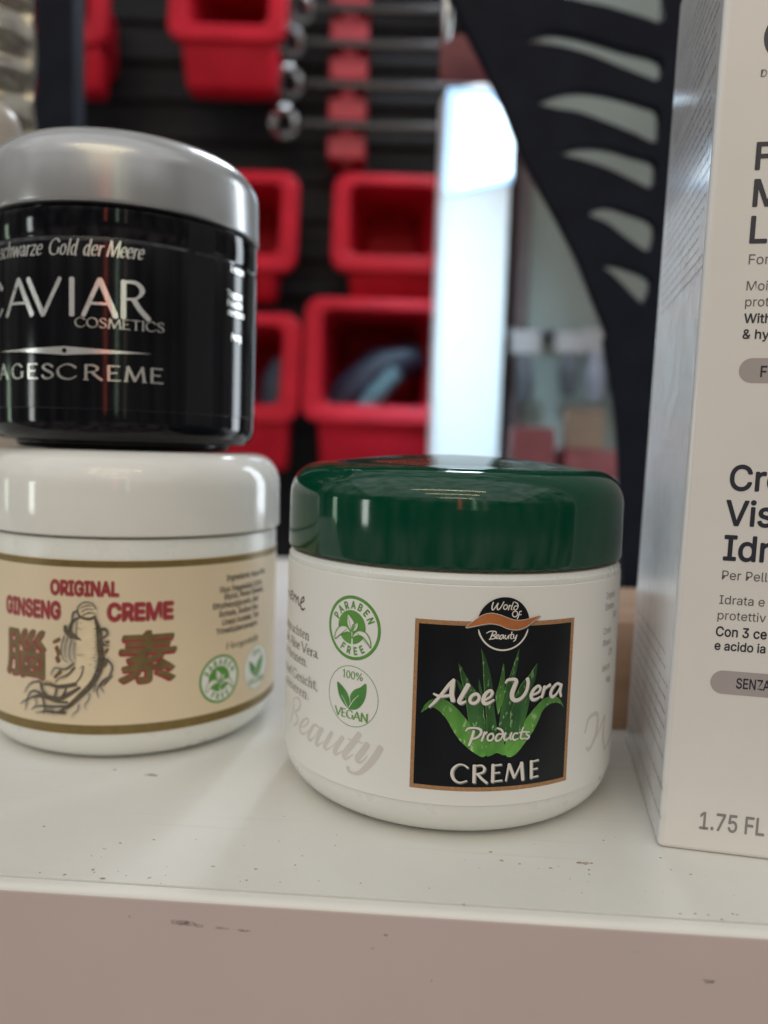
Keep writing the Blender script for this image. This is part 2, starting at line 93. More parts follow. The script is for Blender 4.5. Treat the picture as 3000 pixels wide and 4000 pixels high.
FAN_EDGE = [(18.5,303.3),(25.8,290.7),(30.2,282.2),(35.0,273.7),(41.9,261.7),(52.7,242.0),(57.8,230.7),(63.9,217.6),(71.8,204.5),(82.8,187.0),(92.9,169.3),(101.2,151.4),(109.2,133.7),(108.6,128.8),(113.7,108.2),(117.6,85.0),(120.3,56.9),(123.9,0.9)]
SLOTS = [[(54.5,304.4),(68.3,297.1),(80.7,292.3),(100.2,289.1),(118.5,284.5),(125.9,282.1),(128.7,284.3),(128.5,296.4),(128.0,306.6)],[(59.1,271.4),(64.8,275.5),(73.7,277.9),(84.6,276.9),(96.5,274.3),(110.3,270.8),(128.7,266.2),(127.5,255.7),(120.1,257.2),(106.2,262.0),(92.4,266.8),(78.7,269.8),(67.7,270.8)],[(66.3,243.7),(73.4,247.0),(82.4,249.9),(93.2,250.7),(107.0,248.9),(120.8,245.4),(129.2,241.7),(128.3,226.3),(117.2,229.9),(103.2,234.8),(89.3,239.2),(75.5,240.9)],[(79.8,219.5),(85.6,222.7),(94.6,224.3),(105.6,223.8),(117.7,220.6),(128.9,217.0),(127.3,204.5),(118.4,207.3),(104.4,213.1),(90.4,217.1)],[(96.4,190.6),(100.8,194.7),(107.2,195.8),(116.5,193.4),(130.2,187.6),(127.7,174.0),(118.3,178.2),(105.8,186.8)],[(103.7,166.0),(108.7,167.5),(116.2,166.4),(129.9,160.5),(127.3,149.1),(124.6,148.5),(116.8,155.6),(109.0,162.6)]]
BINS = [(-509.6,-362.1,555.1,666.1,-496.7,-367.7,509.0,1.0),(-285.2,-140.3,564.6,673.0,-271.1,-147.8,515.4,1.0),(-268.3,-120.9,289.2,419.2,-246.1,-143.5,257.4,1.0),(-77.0,74.6,293.0,420.7,-57.1,61.1,261.6,1.0),(-277.6,-107.4,98.8,232.4,-262.0,-116.7,42.0,0.94),(-103.4,74.2,102.4,255.1,-85.7,62.3,47.7,0.94)]
RINGS = [(-130.4,639.8),(-143.1,597.0),(-143.5,545.5),(-148.5,495.0)]
SHAFT_END = [(37.2,643.1),(38.9,597.0),(40.7,545.3),(42.6,493.7)]
RAIL = [(-68.3,664.9),(-67.0,618.4),(-65.6,570.3),(-64.1,518.4),(-62.7,469.6)]

# ------------------------------------------------------------------ helpers
def tag(o, label, cat, group=None, kind=None):
    o["label"] = label; o["category"] = cat
    if group: o["group"] = group
    if kind: o["kind"] = kind
    return o
def thing(name, label, cat, loc=(0, 0, 0), rz=0, group=None):
    o = bpy.data.objects.new(name, None); COL.objects.link(o)
    o.location = loc; o.rotation_euler = (0, 0, rz); o.empty_display_size = 0.02
    return tag(o, label, cat, group)
def link(name, me, mat, parent=None, smooth=None):
    o = bpy.data.objects.new(name, me); COL.objects.link(o)
    if mat: me.materials.append(mat)
    if parent: o.parent = parent
    if smooth is not None:
        for p in me.polygons: p.use_smooth = True
        me.set_sharp_from_angle(angle=math.radians(smooth))
    return o
def from_bm(name, bm, mat, parent=None, smooth=None):
    me = bpy.data.meshes.new(name); bm.to_mesh(me); bm.free()
    return link(name, me, mat, parent, smooth)
def box_bm(bm, x0, x1, y0, y1, z0, z1, bevel=0, seg=2):
    r = bmesh.ops.create_cube(bm, size=1.0); vs = r["verts"]
    for v in vs:
        v.co = Vector(((x0 + x1) / 2 + v.co.x * (x1 - x0), (y0 + y1) / 2 + v.co.y * (y1 - y0), (z0 + z1) / 2 + v.co.z * (z1 - z0)))
    if bevel:
        es = {e for v in vs for e in v.link_edges}
        bmesh.ops.bevel(bm, geom=list(es), offset=bevel, segments=seg, profile=0.5, affect='EDGES')
def box(name, ext, mat, parent=None, bevel=0, seg=2):
    bm = bmesh.new(); box_bm(bm, *ext, bevel, seg)
    o = from_bm(name, bm, mat, parent, 35 if bevel else None); flat_faces(o); return o
def flat_faces(o):
    """keep the big faces of a bevelled box truly flat so that they mirror straight"""
    for p in o.data.polygons:
        if max(abs(c) for c in p.normal) > 0.9985: p.use_smooth = False
def lathe(name, prof, mat, parent=None, seg=160, smooth=30):
    """prof: (r, z) from the bottom axis round to the top axis"""
    vs = []; fs = []; rings = []
    for r, z in prof:
        if r < 1e-7: rings.append([len(vs)]); vs.append((0, 0, z))
        else:
            rings.append(list(range(len(vs), len(vs) + seg)))
            vs += [(r * math.sin(2 * math.pi * i / seg), -r * math.cos(2 * math.pi * i / seg), z) for i in range(seg)]
    for a, b in zip(rings, rings[1:]):
        for i in range(seg):
            j = (i + 1) % seg
            if len(a) == 1 and len(b) == 1: continue
            if len(a) == 1: fs.append((a[0], b[j], b[i]))
            elif len(b) == 1: fs.append((a[i], a[j], b[0]))
            else: fs.append((a[i], a[j], b[j], b[i]))
    me = bpy.data.meshes.new(name); me.from_pydata(vs, [], fs); me.update()
    return link(name, me, mat, parent, smooth)
def arc(cx, cz, rx, rz, a0, a1, n=10, pw=1.0):
    o = []
    for i in range(n + 1):
        a = math.radians(a0 + (a1 - a0) * i / n); c, s = math.cos(a), math.sin(a)
        o.append((cx + rx * math.copysign(abs(c) ** pw, c), cz + rz * math.copysign(abs(s) ** pw, s)))
    return o

# ---- materials
def nodes_of(name):
    m = bpy.data.materials.new(name); m.use_nodes = True
    nt = m.node_tree; b = nt.nodes["Principled BSDF"]
    return m, nt, b
def noise(nt, scale, detail=4, rough=0.55, coord='Object'):
    tc = nt.nodes.new("ShaderNodeTexCoord"); n = nt.nodes.new("ShaderNodeTexNoise")
    n.inputs["Scale"].default_value = scale; n.inputs["Detail"].default_value = detail; n.inputs["Roughness"].default_value = rough
    nt.links.new(tc.outputs[coord], n.inputs["Vector"]); return n
def ramp(nt, src, stops):
    r = nt.nodes.new("ShaderNodeValToRGB"); e = r.color_ramp.elements
    while len(e) < len(stops): e.new(0.5)
    for k, (pos, c) in enumerate(stops):
        e[k].position = pos; e[k].color = (*c, 1) if len(c) == 3 else c
    nt.links.new(src, r.inputs[0]); return r
def mat(name, col, rough=0.45, metal=0.0, var=0.06, scale=60, bump=0.0, bscale=900, coat=0.0, spec=0.5, sss=0.0, rvar=0.0):
    m, nt, b = nodes_of(name)
    n = noise(nt, scale)
    lo = tuple(max(0, c * (1 - var)) for c in col); hi = tuple(min(1, c * (1 + var)) for c in col)
    r = ramp(nt, n.outputs["Fac"], [(0.3, lo), (0.7, hi)])
    nt.links.new(r.outputs[0], b.inputs["Base Color"])
    b.inputs["Roughness"].default_value = rough; b.inputs["Metallic"].default_value = metal
    b.inputs["Specular IOR Level"].default_value = spec
    if rvar:
        rr = ramp(nt, noise(nt, scale * 3).outputs["Fac"], [(0.3, (rough - rvar,) * 3), (0.7, (rough + rvar,) * 3)])
        nt.links.new(rr.outputs[0], b.inputs["Roughness"])
    if coat: b.inputs["Coat Weight"].default_value = coat; b.inputs["Coat Roughness"].default_value = 0.05
    if sss:
        b.inputs["Subsurface Weight"].default_value = sss; b.inputs["Subsurface Radius"].default_value = (0.004, 0.003, 0.002)
        b.inputs["Subsurface Scale"].default_value = 1.0
    if bump:
        nb = noise(nt, bscale, 3); bp = nt.nodes.new("ShaderNodeBump")
        bp.inputs["Strength"].default_value = bump; bp.inputs["Distance"].default_value = 0.0004
        nt.links.new(nb.outputs["Fac"], bp.inputs["Height"]); nt.links.new(bp.outputs["Normal"], b.inputs["Normal"])
    return m
def emit(name, col, strength):
    m, nt, b = nodes_of(name)
    b.inputs["Base Color"].default_value = (0.8, 0.8, 0.8, 1)
    b.inputs["Emission Color"].default_value = (*col, 1); b.inputs["Emission Strength"].default_value = strength
    return m

M = {}
M["jar_white"] = mat("jar_white", (0.80, 0.80, 0.76), 0.30, var=0.015, sss=0.35, bump=0.02, bscale=200, rvar=0.05)
M["label_white"] = mat("label_white", (0.80, 0.79, 0.76), 0.34, var=0.015, bump=0.03, bscale=500)
M["lid_white"] = mat("lid_white", (0.80, 0.79, 0.76), 0.09, var=0.015, bump=0.015, bscale=300)
M["label_tan"] = mat("label_tan", (0.73, 0.60, 0.425), 0.42, var=0.04, scale=40, bump=0.03, bscale=700)
M["gold"] = mat("gold", (0.215, 0.150, 0.050), 0.38, 0.35, var=0.10, scale=500)
M["copper"] = mat("copper", (0.42, 0.225, 0.105), 0.45, 0.15, var=0.22, scale=2200)
M["panel_black"] = mat("panel_black", (0.006, 0.008, 0.011), 0.28, var=0.3, spec=0.3)
M["ink_white"] = mat("ink_white", (0.76, 0.72, 0.66), 0.4, var=0.03)
M["ink_shadow"] = mat("ink_shadow", (0.20, 0.21, 0.20), 0.4, var=0.1)
M["ink_orange"] = mat("ink_orange", (0.46, 0.150, 0.045), 0.4, var=0.12, scale=300)
M["ink_cream"] = mat("ink_cream", (0.70, 0.62, 0.53), 0.4)
M["ink_green"] = mat("ink_green", (0.105, 0.30, 0.045), 0.42, var=0.10, scale=500)
M["ink_leafgreen"] = mat("ink_leafgreen", (0.07, 0.25, 0.045), 0.42, var=0.25, scale=250)
M["ink_black"] = mat("ink_black", (0.022, 0.022, 0.025), 0.42, var=0.2)
M["ink_grey"] = mat("ink_grey", (0.19, 0.185, 0.18), 0.42)
M["ink_watermark"] = mat("ink_watermark", (0.63, 0.59, 0.565), 0.4, var=0.03)
M["ink_red"] = mat("ink_red", (0.33, 0.030, 0.045), 0.42, var=0.12, scale=400)
M["ink_redshade"] = mat("ink_redshade", (0.40, 0.17, 0.12), 0.42, var=0.1)
M["ink_olive"] = mat("ink_olive", (0.165, 0.115, 0.040), 0.40, var=0.25, scale=350)
M["ink_root"] = mat("ink_root", (0.11, 0.088, 0.058), 0.42, var=0.35, scale=900)
M["ink_rootpale"] = mat("ink_rootpale", (0.76, 0.63, 0.43), 0.42, var=0.07, scale=500)
M["ink_roottan"] = mat("ink_roottan", (0.40, 0.31, 0.17), 0.42, var=0.3, scale=1200)
M["ink_halo"] = mat("ink_halo", (0.66, 0.62, 0.55), 0.42)
M["black_gloss"] = mat("black_gloss", (0.005, 0.005, 0.007), 0.07, var=0.2, spec=0.35)
M["black_film"] = mat("black_film", (0.006, 0.006, 0.008), 0.10, var=0.2, bump=0.02, bscale=250, spec=0.35)
M["silver_ink"] = mat("silver_ink", (0.90, 0.89, 0.87), 0.24, 0.75, var=0.05)
M["silver_dim"] = mat("silver_dim", (0.72, 0.70, 0.66), 0.26, 0.75, var=0.05)
M["lid_silver"] = mat("lid_silver", (0.43, 0.435, 0.445), 0.26, 0.5, var=0.02, bump=0.02, bscale=400, coat=0.2)
M["shelf_edge"] = mat("shelf_edge", (0.76, 0.75, 0.71), 0.38, var=0.02)
M["carton_side"] = mat("carton_side", (0.78, 0.78, 0.79), 0.22, var=0.02, bump=0.03, bscale=420, rvar=0.05, coat=0.25)
M["carton"] = mat("carton", (0.76, 0.73, 0.70), 0.42, var=0.02, bump=0.05, bscale=900)
M["carton_ink"] = mat("carton_ink", (0.020, 0.024, 0.040), 0.4, var=0.1)
M["carton_inkgrey"] = mat("carton_inkgrey", (0.115, 0.110, 0.110), 0.4)
M["carton_pill"] = mat("carton_pill", (0.40, 0.355, 0.35), 0.42)
M["carton_fine"] = mat("carton_fine", (0.50, 0.50, 0.53), 0.22, coat=0.25)
M["carton_num"] = mat("carton_num", (0.27, 0.255, 0.25), 0.35, 0.2)
M["bin_red"] = mat("bin_red", (0.46, 0.012, 0.026), 0.5, var=0.12, scale=25, spec=0.1)
M["rack_red"] = mat("rack_red", (0.40, 0.020, 0.036), 0.45, var=0.08)
M["wall_black"] = mat("wall_black", (0.014, 0.014, 0.017), 0.55, var=0.3, scale=20, spec=0.2)
M["wall_grey"] = mat("wall_grey", (0.215, 0.24, 0.225), 0.7, var=0.12, scale=6)
M["black_plastic"] = mat("black_plastic", (0.008, 0.0095, 0.017), 0.6, var=0.2, bump=0.05, bscale=600, spec=0.1)
M["post_white"] = mat("post_white", (0.80, 0.84, 0.87), 0.35, var=0.02)
M["chrome"] = mat("chrome", (0.62, 0.62, 0.62), 0.16, 1.0, var=0.05)
M["dark_steel"] = mat("dark_steel", (0.055, 0.052, 0.055), 0.30, 0.8, var=0.1)
M["dark_brown"] = mat("dark_brown", (0.075, 0.052, 0.052), 0.6, var=0.2)
M["foil"] = mat("foil", (0.26, 0.24, 0.20), 0.24, 0.8, var=0.10, scale=50)
M["cap_cream"] = mat("cap_cream", (0.42, 0.37, 0.32), 0.30, var=0.05)
M["teal"] = mat("teal", (0.065, 0.135, 0.165), 0.45, var=0.2)
M["navy"] = mat("navy", (0.018, 0.024, 0.05), 0.5, var=0.2)
M["red_card"] = mat("red_card", (0.21, 0.050, 0.055), 0.5, var=0.2, scale=40)
M["tan_card"] = mat("tan_card", (0.23, 0.155, 0.11), 0.55, var=0.15, scale=40)
M["pale_card"] = mat("pale_card", (0.28, 0.26, 0.26), 0.5, var=0.1)
M["lavender"] = mat("lavender", (0.22, 0.22, 0.27), 0.5, var=0.1)
M["dark_grip"] = mat("dark_grip", (0.055, 0.055, 0.065), 0.5, var=0.2)

# green lid: glossy plastic with a thin scatter of dust where it lies flat
m, nt, b = nodes_of("lid_green"); M["lid_green"] = m
b.inputs["Roughness"].default_value = 0.07
gn = noise(nt, 2600, 2); dust = ramp(nt, gn.outputs["Fac"], [(0.66, (0, 0, 0)), (0.72, (1, 1, 1))])
geo = nt.nodes.new("ShaderNodeNewGeometry"); sx = nt.nodes.new("ShaderNodeSeparateXYZ"); nt.links.new(geo.outputs["Normal"], sx.inputs[0])
flat = ramp(nt, sx.outputs["Z"], [(0.93, (0.0, 0.0, 0.0)), (0.985, (1, 1, 1))])
mu = nt.nodes.new("ShaderNodeMath"); mu.operation = 'MULTIPLY'; nt.links.new(dust.outputs[0], mu.inputs[0]); nt.links.new(flat.outputs[0], mu.inputs[1])
mx = nt.nodes.new("ShaderNodeMixRGB"); nt.links.new(mu.outputs[0], mx.inputs[0])
mx.inputs[1].default_value = (0.0008, 0.050, 0.025, 1); mx.inputs[2].default_value = (0.35, 0.36, 0.36, 1)
nt.links.new(mx.outputs[0], b.inputs["Base Color"])
hz = ramp(nt, noise(nt, 70, 6, 0.65).outputs["Fac"], [(0.40, (0.045,) * 3), (0.72, (0.13,) * 3)])
rr = nt.nodes.new("ShaderNodeMixRGB"); nt.links.new(mu.outputs[0], rr.inputs[0]); nt.links.new(hz.outputs[0], rr.inputs[1]); rr.inputs[2].default_value = (0.8, 0.8, 0.8, 1)
nt.links.new(rr.outputs[0], b.inputs["Roughness"])

# shelf: white melamine with faint grime and scuffs
m, nt, b = nodes_of("shelf_white"); M["shelf_white"] = m
n1 = noise(nt, 9, 6); c1 = ramp(nt, n1.outputs["Fac"], [(0.30, (0.70, 0.695, 0.66)), (0.65, (0.76, 0.76, 0.735))])
n2 = noise(nt, 620, 3, 0.6); sp = ramp(nt, n2.outputs["Fac"], [(0.715, (0, 0, 0)), (0.76, (1, 1, 1))])
n3 = noise(nt, 45, 3); sp2 = ramp(nt, n3.outputs["Fac"], [(0.48, (0, 0, 0)), (0.66, (1, 1, 1))])
mu = nt.nodes.new("ShaderNodeMath"); mu.operation = 'MULTIPLY'; nt.links.new(sp.outputs[0], mu.inputs[0]); nt.links.new(sp2.outputs[0], mu.inputs[1])
mx = nt.nodes.new("ShaderNodeMixRGB"); nt.links.new(mu.outputs[0], mx.inputs[0]); nt.links.new(c1.outputs[0], mx.inputs[1]); mx.inputs[2].default_value = (0.33, 0.30, 0.26, 1)
tc = nt.nodes.new("ShaderNodeTexCoord"); mp = nt.nodes.new("ShaderNodeMapping"); mp.inputs["Scale"].default_value = (14, 420, 1); mp.inputs["Rotation"].default_value = (0, 0, 0.12)
nt.links.new(tc.outputs["Object"], mp.inputs[0]); dn = nt.nodes.new("ShaderNodeTexNoise"); dn.inputs["Scale"].default_value = 1.0; dn.inputs["Detail"].default_value = 5; nt.links.new(mp.outputs[0], dn.inputs["Vector"])
dr = ramp(nt, dn.outputs["Fac"], [(0.62, (1, 1, 1)), (0.74, (0.90, 0.89, 0.87))]); sm_ = ramp(nt, noise(nt, 22, 6, 0.7).outputs["Fac"], [(0.35, (0.955, 0.95, 0.94)), (0.60, (1, 1, 1))])
m1 = nt.nodes.new("ShaderNodeMixRGB"); m1.blend_type = 'MULTIPLY'; m1.inputs[0].default_value = 1; nt.links.new(mx.outputs[0], m1.inputs[1]); nt.links.new(dr.outputs[0], m1.inputs[2])
m2 = nt.nodes.new("ShaderNodeMixRGB"); m2.blend_type = 'MULTIPLY'; m2.inputs[0].default_value = 1; nt.links.new(m1.outputs[0], m2.inputs[1]); nt.links.new(sm_.outputs[0], m2.inputs[2])
nt.links.new(m2.outputs[0], b.inputs["Base Color"])
rr = ramp(nt, noise(nt, 30, 5).outputs["Fac"], [(0.3, (0.30,) * 3), (0.7, (0.42,) * 3)]); nt.links.new(rr.outputs[0], b.inputs["Roughness"])
# shelf front: same laminate, slightly warmer, with a smudge or two
m, nt, b = nodes_of("shelf_front"); M["shelf_front"] = m
n1 = noise(nt, 14, 6); c1 = ramp(nt, n1.outputs["Fac"], [(0.30, (0.555, 0.450, 0.430)), (0.70, (0.605, 0.495, 0.472))])
n2 = noise(nt, 150, 4, 0.6); sp = ramp(nt, n2.outputs["Fac"], [(0.70, (0, 0, 0)), (0.80, (1, 1, 1))])
mx = nt.nodes.new("ShaderNodeMixRGB"); nt.links.new(sp.outputs[0], mx.inputs[0]); nt.links.new(c1.outputs[0], mx.inputs[1]); mx.inputs[2].default_value = (0.50, 0.44, 0.40, 1)
nt.links.new(mx.outputs[0], b.inputs["Base Color"]); b.inputs["Roughness"].default_value = 0.5
# wood
m, nt, b = nodes_of("wood"); M["wood"] = m
tc = nt.nodes.new("ShaderNodeTexCoord"); mp = nt.nodes.new("ShaderNodeMapping"); mp.inputs["Scale"].default_value = (14, 60, 220)
nt.links.new(tc.outputs["Object"], mp.inputs[0]); n1 = nt.nodes.new("ShaderNodeTexNoise"); n1.inputs["Scale"].default_value = 1.0; n1.inputs["Detail"].default_value = 6
nt.links.new(mp.outputs[0], n1.inputs["Vector"]); c1 = ramp(nt, n1.outputs["Fac"], [(0.3, (0.40, 0.245, 0.155)), (0.7, (0.54, 0.355, 0.245))])
nt.links.new(c1.outputs[0], b.inputs["Base Color"]); b.inputs["Roughness"].default_value = 0.55
# printed aloe leaf: green flesh with pale flecks, darker towards the edge of the print
def leaf_mat(name, dark, mid, pale):
    m, nt, b = nodes_of(name)
    a = nt.nodes.new("ShaderNodeTexNoise"); tc = nt.nodes.new("ShaderNodeTexCoord"); mp = nt.nodes.new("ShaderNodeMapping"); mp.inputs["Scale"].default_value = (1, 1, 0.45)
    nt.links.new(tc.outputs["Object"], mp.inputs[0]); nt.links.new(mp.outputs[0], a.inputs["Vector"]); a.inputs["Scale"].default_value = 330; a.inputs["Detail"].default_value = 3
    c = ramp(nt, a.outputs["Fac"], [(0.30, dark), (0.60, mid)])
    f = nt.nodes.new("ShaderNodeTexNoise"); nt.links.new(mp.outputs[0], f.inputs["Vector"]); f.inputs["Scale"].default_value = 1500; f.inputs["Detail"].default_value = 2
    fl = ramp(nt, f.outputs["Fac"], [(0.60, (0, 0, 0)), (0.67, (1, 1, 1))])
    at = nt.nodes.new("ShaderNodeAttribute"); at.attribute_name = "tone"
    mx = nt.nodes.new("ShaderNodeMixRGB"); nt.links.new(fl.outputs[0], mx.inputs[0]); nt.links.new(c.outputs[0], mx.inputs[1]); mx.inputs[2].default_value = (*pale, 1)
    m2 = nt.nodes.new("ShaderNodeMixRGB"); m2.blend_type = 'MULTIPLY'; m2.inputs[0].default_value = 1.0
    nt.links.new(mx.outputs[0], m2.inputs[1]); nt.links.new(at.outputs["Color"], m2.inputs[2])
    nt.links.new(m2.outputs[0], b.inputs["Base Color"]); b.inputs["Roughness"].default_value = 0.38
    return m
M["leaf_dark"] = leaf_mat("leaf_dark", (0.018, 0.075, 0.020), (0.055, 0.20, 0.05), (0.30, 0.52, 0.24))
M["leaf_bright"] = leaf_mat("leaf_bright", (0.060, 0.22, 0.035), (0.14, 0.40, 0.07), (0.38, 0.62, 0.26))

# ---- surfaces that print is laid on
class Cyl:
    def __init__(s, r, base, unit): s.r, s.base, s.unit, s.step = r, base, unit, 0.0008   # unit: radius used to turn s into an angle
    def __call__(s, u, v, lift):
        a = u / s.unit; r = s.r + lift
        return (r * math.sin(a), -r * math.cos(a), v - s.base)
class Flat:
    def __init__(s, o, ux, n, uz=(0, 0, 1)): s.o, s.ux, s.n, s.uz, s.step = Vector(o), Vector(ux), Vector(n), Vector(uz), 0
    def __call__(s, u, v, lift): return s.o + s.ux * u + s.uz * v + s.n * lift
def slice_bm(bm, step):
    if not step or not bm.verts: return
    xs = [v.co.x for v in bm.verts]; a, b = min(xs), max(xs)
    k = math.ceil(a / step)
    while k * step < b:
        bmesh.ops.bisect_plane(bm, geom=bm.verts[:] + bm.edges[:] + bm.faces[:], plane_co=(k * step, 0, 0), plane_no=(1, 0, 0), dist=1e-8); k += 1
def lay(name, bm, surf, mat, parent, lift, tone=None):
    slice_bm(bm, surf.step)
    if tone:
        cl = bm.loops.layers.float_color.new("tone")
        for f in bm.faces:
            for l in f.loops: g = tone(l.vert.co.x, l.vert.co.y); l[cl] = (g, g, g, 1)
    for v in bm.verts: v.co = surf(v.co.x, v.co.y, lift + v.co.z)
    bmesh.ops.recalc_face_normals(bm, faces=bm.faces[:])
    return from_bm(name, bm, mat, parent)
def smooth_loop(pts, n=4):
    o = []; N = len(pts)
    for i in range(N):
        a, b, c, d = (Vector(pts[(i + k) % N]) for k in (-1, 0, 1, 2))
        for t in range(n):
            t /= n; o.append(tuple(0.5 * ((2 * b) + (c - a) * t + (2 * a - 5 * b + 4 * c - d) * t * t + (3 * b - a - 3 * c + d) * t ** 3)))
    return o
def add_poly(bm, loops, z=0.0):
    tri = tessellate_polygon([[Vector((x, y, 0)) for x, y in l] for l in loops])
    flat = [p for l in loops for p in l]; vs = [bm.verts.new((x, y, z)) for x, y in flat]
    for t in tri:
        try: bm.faces.new([vs[i] for i in t])
        except ValueError: pass
def add_disc(bm, cx, cy, r, r2=0, n=48, z=0.0):
    a = [(cx + r * math.cos(2 * math.pi * i / n), cy + r * math.sin(2 * math.pi * i / n)) for i in range(n)]
    if not r2: add_poly(bm, [a], z); return
    o = [bm.verts.new((x, y, z)) for x, y in a]
    q = [bm.verts.new((cx + r2 * math.cos(2 * math.pi * i / n), cy + r2 * math.sin(2 * math.pi * i / n), z)) for i in range(n)]
    for i in range(n): j = (i + 1) % n; bm.faces.new((o[i], o[j], q[j], q[i]))
def add_stroke(bm, pts, w, z=0.0, n=5, cap=True):
    """a pen stroke: smooth centre line with a width that changes along it"""
    P = [Vector((x, y)) for x, y in pts]; N = len(P)
    if len(w) == 1: w = w * N
    L = []
    for i in range(N - 1):
        a = P[i - 1] if i else 2 * P[0] - P[1]; b, c = P[i], P[i + 1]; d = P[i + 2] if i + 2 < N else 2 * P[-1] - P[-2]
        m_ = n if N > 2 else 2
        for k in range(m_):
            t = k / m_
            L.append((0.5 * ((2 * b) + (c - a) * t + (2 * a - 5 * b + 4 * c - d) * t * t + (3 * b - a - 3 * c + d) * t ** 3), w[i] + (w[i + 1] - w[i]) * t))
    L.append((P[-1], w[-1]))
    left = []; right = []
    for i, (q, ww) in enumerate(L):
        d = L[min(i + 1, len(L) - 1)][0] - L[max(i - 1, 0)][0]
        if d.length < 1e-9: d = Vector((1, 0))
        d.normalize(); nrm = Vector((-d.y, d.x)) * ww / 2
        if cap and i in (0, len(L) - 1):      # soften the ends
            e = d * ww * 0.22 * (-1 if i == 0 else 1); qq = q + e; nn = nrm * 0.55
            if i == 0: left.append(qq + nn); right.append(qq - nn); left.append(q + nrm); right.append(q - nrm)
            else: left.append(q + nrm); right.append(q - nrm); left.append(qq + nn); right.append(qq - nn)
        else: left.append(q + nrm); right.append(q - nrm)
    a = [bm.verts.new((p.x, p.y, z)) for p in left]; b = [bm.verts.new((p.x, p.y, z)) for p in right]
    for i in range(len(a) - 1):
        try: bm.faces.new((a[i], b[i], b[i + 1], a[i + 1]))
        except ValueError: pass
MMS = 1e-3
def strokes(name, data, surf, mat, parent, lift, off=(0, 0), grow=1.0, add=0.0):
    bm = bmesh.new()
    for k, (pts, w) in enumerate(data):
        add_stroke(bm, [((x + off[0]) * MMS, (y + off[1]) * MMS) for x, y in pts], [(v * grow + add) * MMS for v in w], k * 3e-6)
    st = surf.step; surf.step = 0
    o = lay(name, bm, surf, mat, parent, lift); surf.step = st
    return o
def shapes(name, polys, surf, mat, parent, lift, smooth=True, tone=None):
    bm = bmesh.new()
    for k, p in enumerate(polys):
        q = [(x * MMS, y * MMS) for x, y in p]
        add_poly(bm, [smooth_loop(q) if smooth else q], k * 3e-6)
    return lay(name, bm, surf, mat, parent, lift, tone)
# ---- type set in Blender's built-in sans face
FONT = None
try:
    FONT = bpy.data.fonts.load(os.path.join(bpy.utils.system_resource('DATAFILES', path='fonts'), 'Inter.woff2'))
except Exception: FONT = None
_CAPS = {}
def cap_ratio(own):
    if own not in _CAPS:
        c = bpy.data.curves.new("type", 'FONT'); c.body = "H"
        if own: c.font = FONT
        o = bpy.data.objects.new("type", c); COL.objects.link(o); bpy.context.view_layer.update(); _CAPS[own] = max(o.dimensions.y, 0.1)
        bpy.data.objects.remove(o); bpy.data.curves.remove(c)
    return _CAPS[own]
def text_bm(bm, body, x0, y0, cap, width=None, bold=0.0, z=0.0, squeeze=1.0, spacing=1.0, shear=0.0, xf=None):
    c = bpy.data.curves.new("type", 'FONT'); c.body = body; c.size = 1.0;
    if FONT and all(ord(h) < 256 for h in body): c.font = FONT
    c.space_character = spacing; c.resolution_u = 4; c.shear = shear
    o = bpy.data.objects.new("type", c); COL.objects.link(o); bpy.context.view_layer.update()
    me = bpy.data.meshes.new_from_object(o.evaluated_get(bpy.context.evaluated_depsgraph_get()))
    bpy.data.objects.remove(o); bpy.data.curves.remove(c)
    if not me.vertices: return
    k = cap / cap_ratio(FONT and all(ord(h) < 256 for h in body)); xs = [v.co.x for v in me.vertices]; a, b = min(xs), max(xs)
    kx = (width / (b - a)) if width else k * squeeze
    offs = [(0, 0)]
    if bold:
        nb = 12 if len(body) == 1 else 8
        offs += [(bold * math.cos(2 * math.pi * i / nb), bold * math.sin(2 * math.pi * i / nb)) for i in range(nb)]
    for q, (ox, oy) in enumerate(offs):
        vs = []
        for v in me.vertices:
            x, y = (v.co.x - a + ox) * kx, (v.co.y + oy) * k
            if xf: x, y = xf(x, y)
            else: x, y = x + x0, y + y0
            vs.append(bm.verts.new((x, y, z + q * 2e-6)))
        for p in me.polygons:
            try: bm.faces.new([vs[i] for i in p.vertices])
            except ValueError: pass
    bpy.data.meshes.remove(me)
    return (b - a) * kx
def type_line(name, items, surf, mat, parent, lift):
    """items: (text, x mm, baseline mm, cap height mm, width mm or None, bold, squeeze)"""
    bm = bmesh.new()
    for k, (t, x, y, cap, wd, bold, sq) in enumerate(items):
        text_bm(bm, t, x * MMS, y * MMS, cap * MMS, wd * MMS if wd else None, bold, k * 1e-6, sq)
    return lay(name, bm, surf, mat, parent, lift)
def arc_type(bm, body, cx, cy, r, cap, mid_deg, inside, bold, squeeze=0.85, gap=1.0, z=0):
    """letters set round a circle, one by one"""
    n = len(body)
    for i, ch in enumerate(body):
        a = math.radians(mid_deg + (i - (n - 1) / 2) * gap * (1 if inside else -1))
        d = a + (math.pi / 2 if inside else -math.pi / 2)
        ca, sa = math.cos(d), math.sin(d); ox, oy = cx + r * math.cos(a), cy + r * math.sin(a)
        tmp = bmesh.new(); wd = text_bm(tmp, ch, 0, 0, cap, None, bold, 0, squeeze) or 0; tmp.free()
        text_bm(bm, ch, 0, 0, cap, None, bold, z, squeeze, xf=lambda x, y: (ox + (x - wd / 2) * ca - (y - cap / 2) * sa, oy + (x - wd / 2) * sa + (y - cap / 2) * ca))
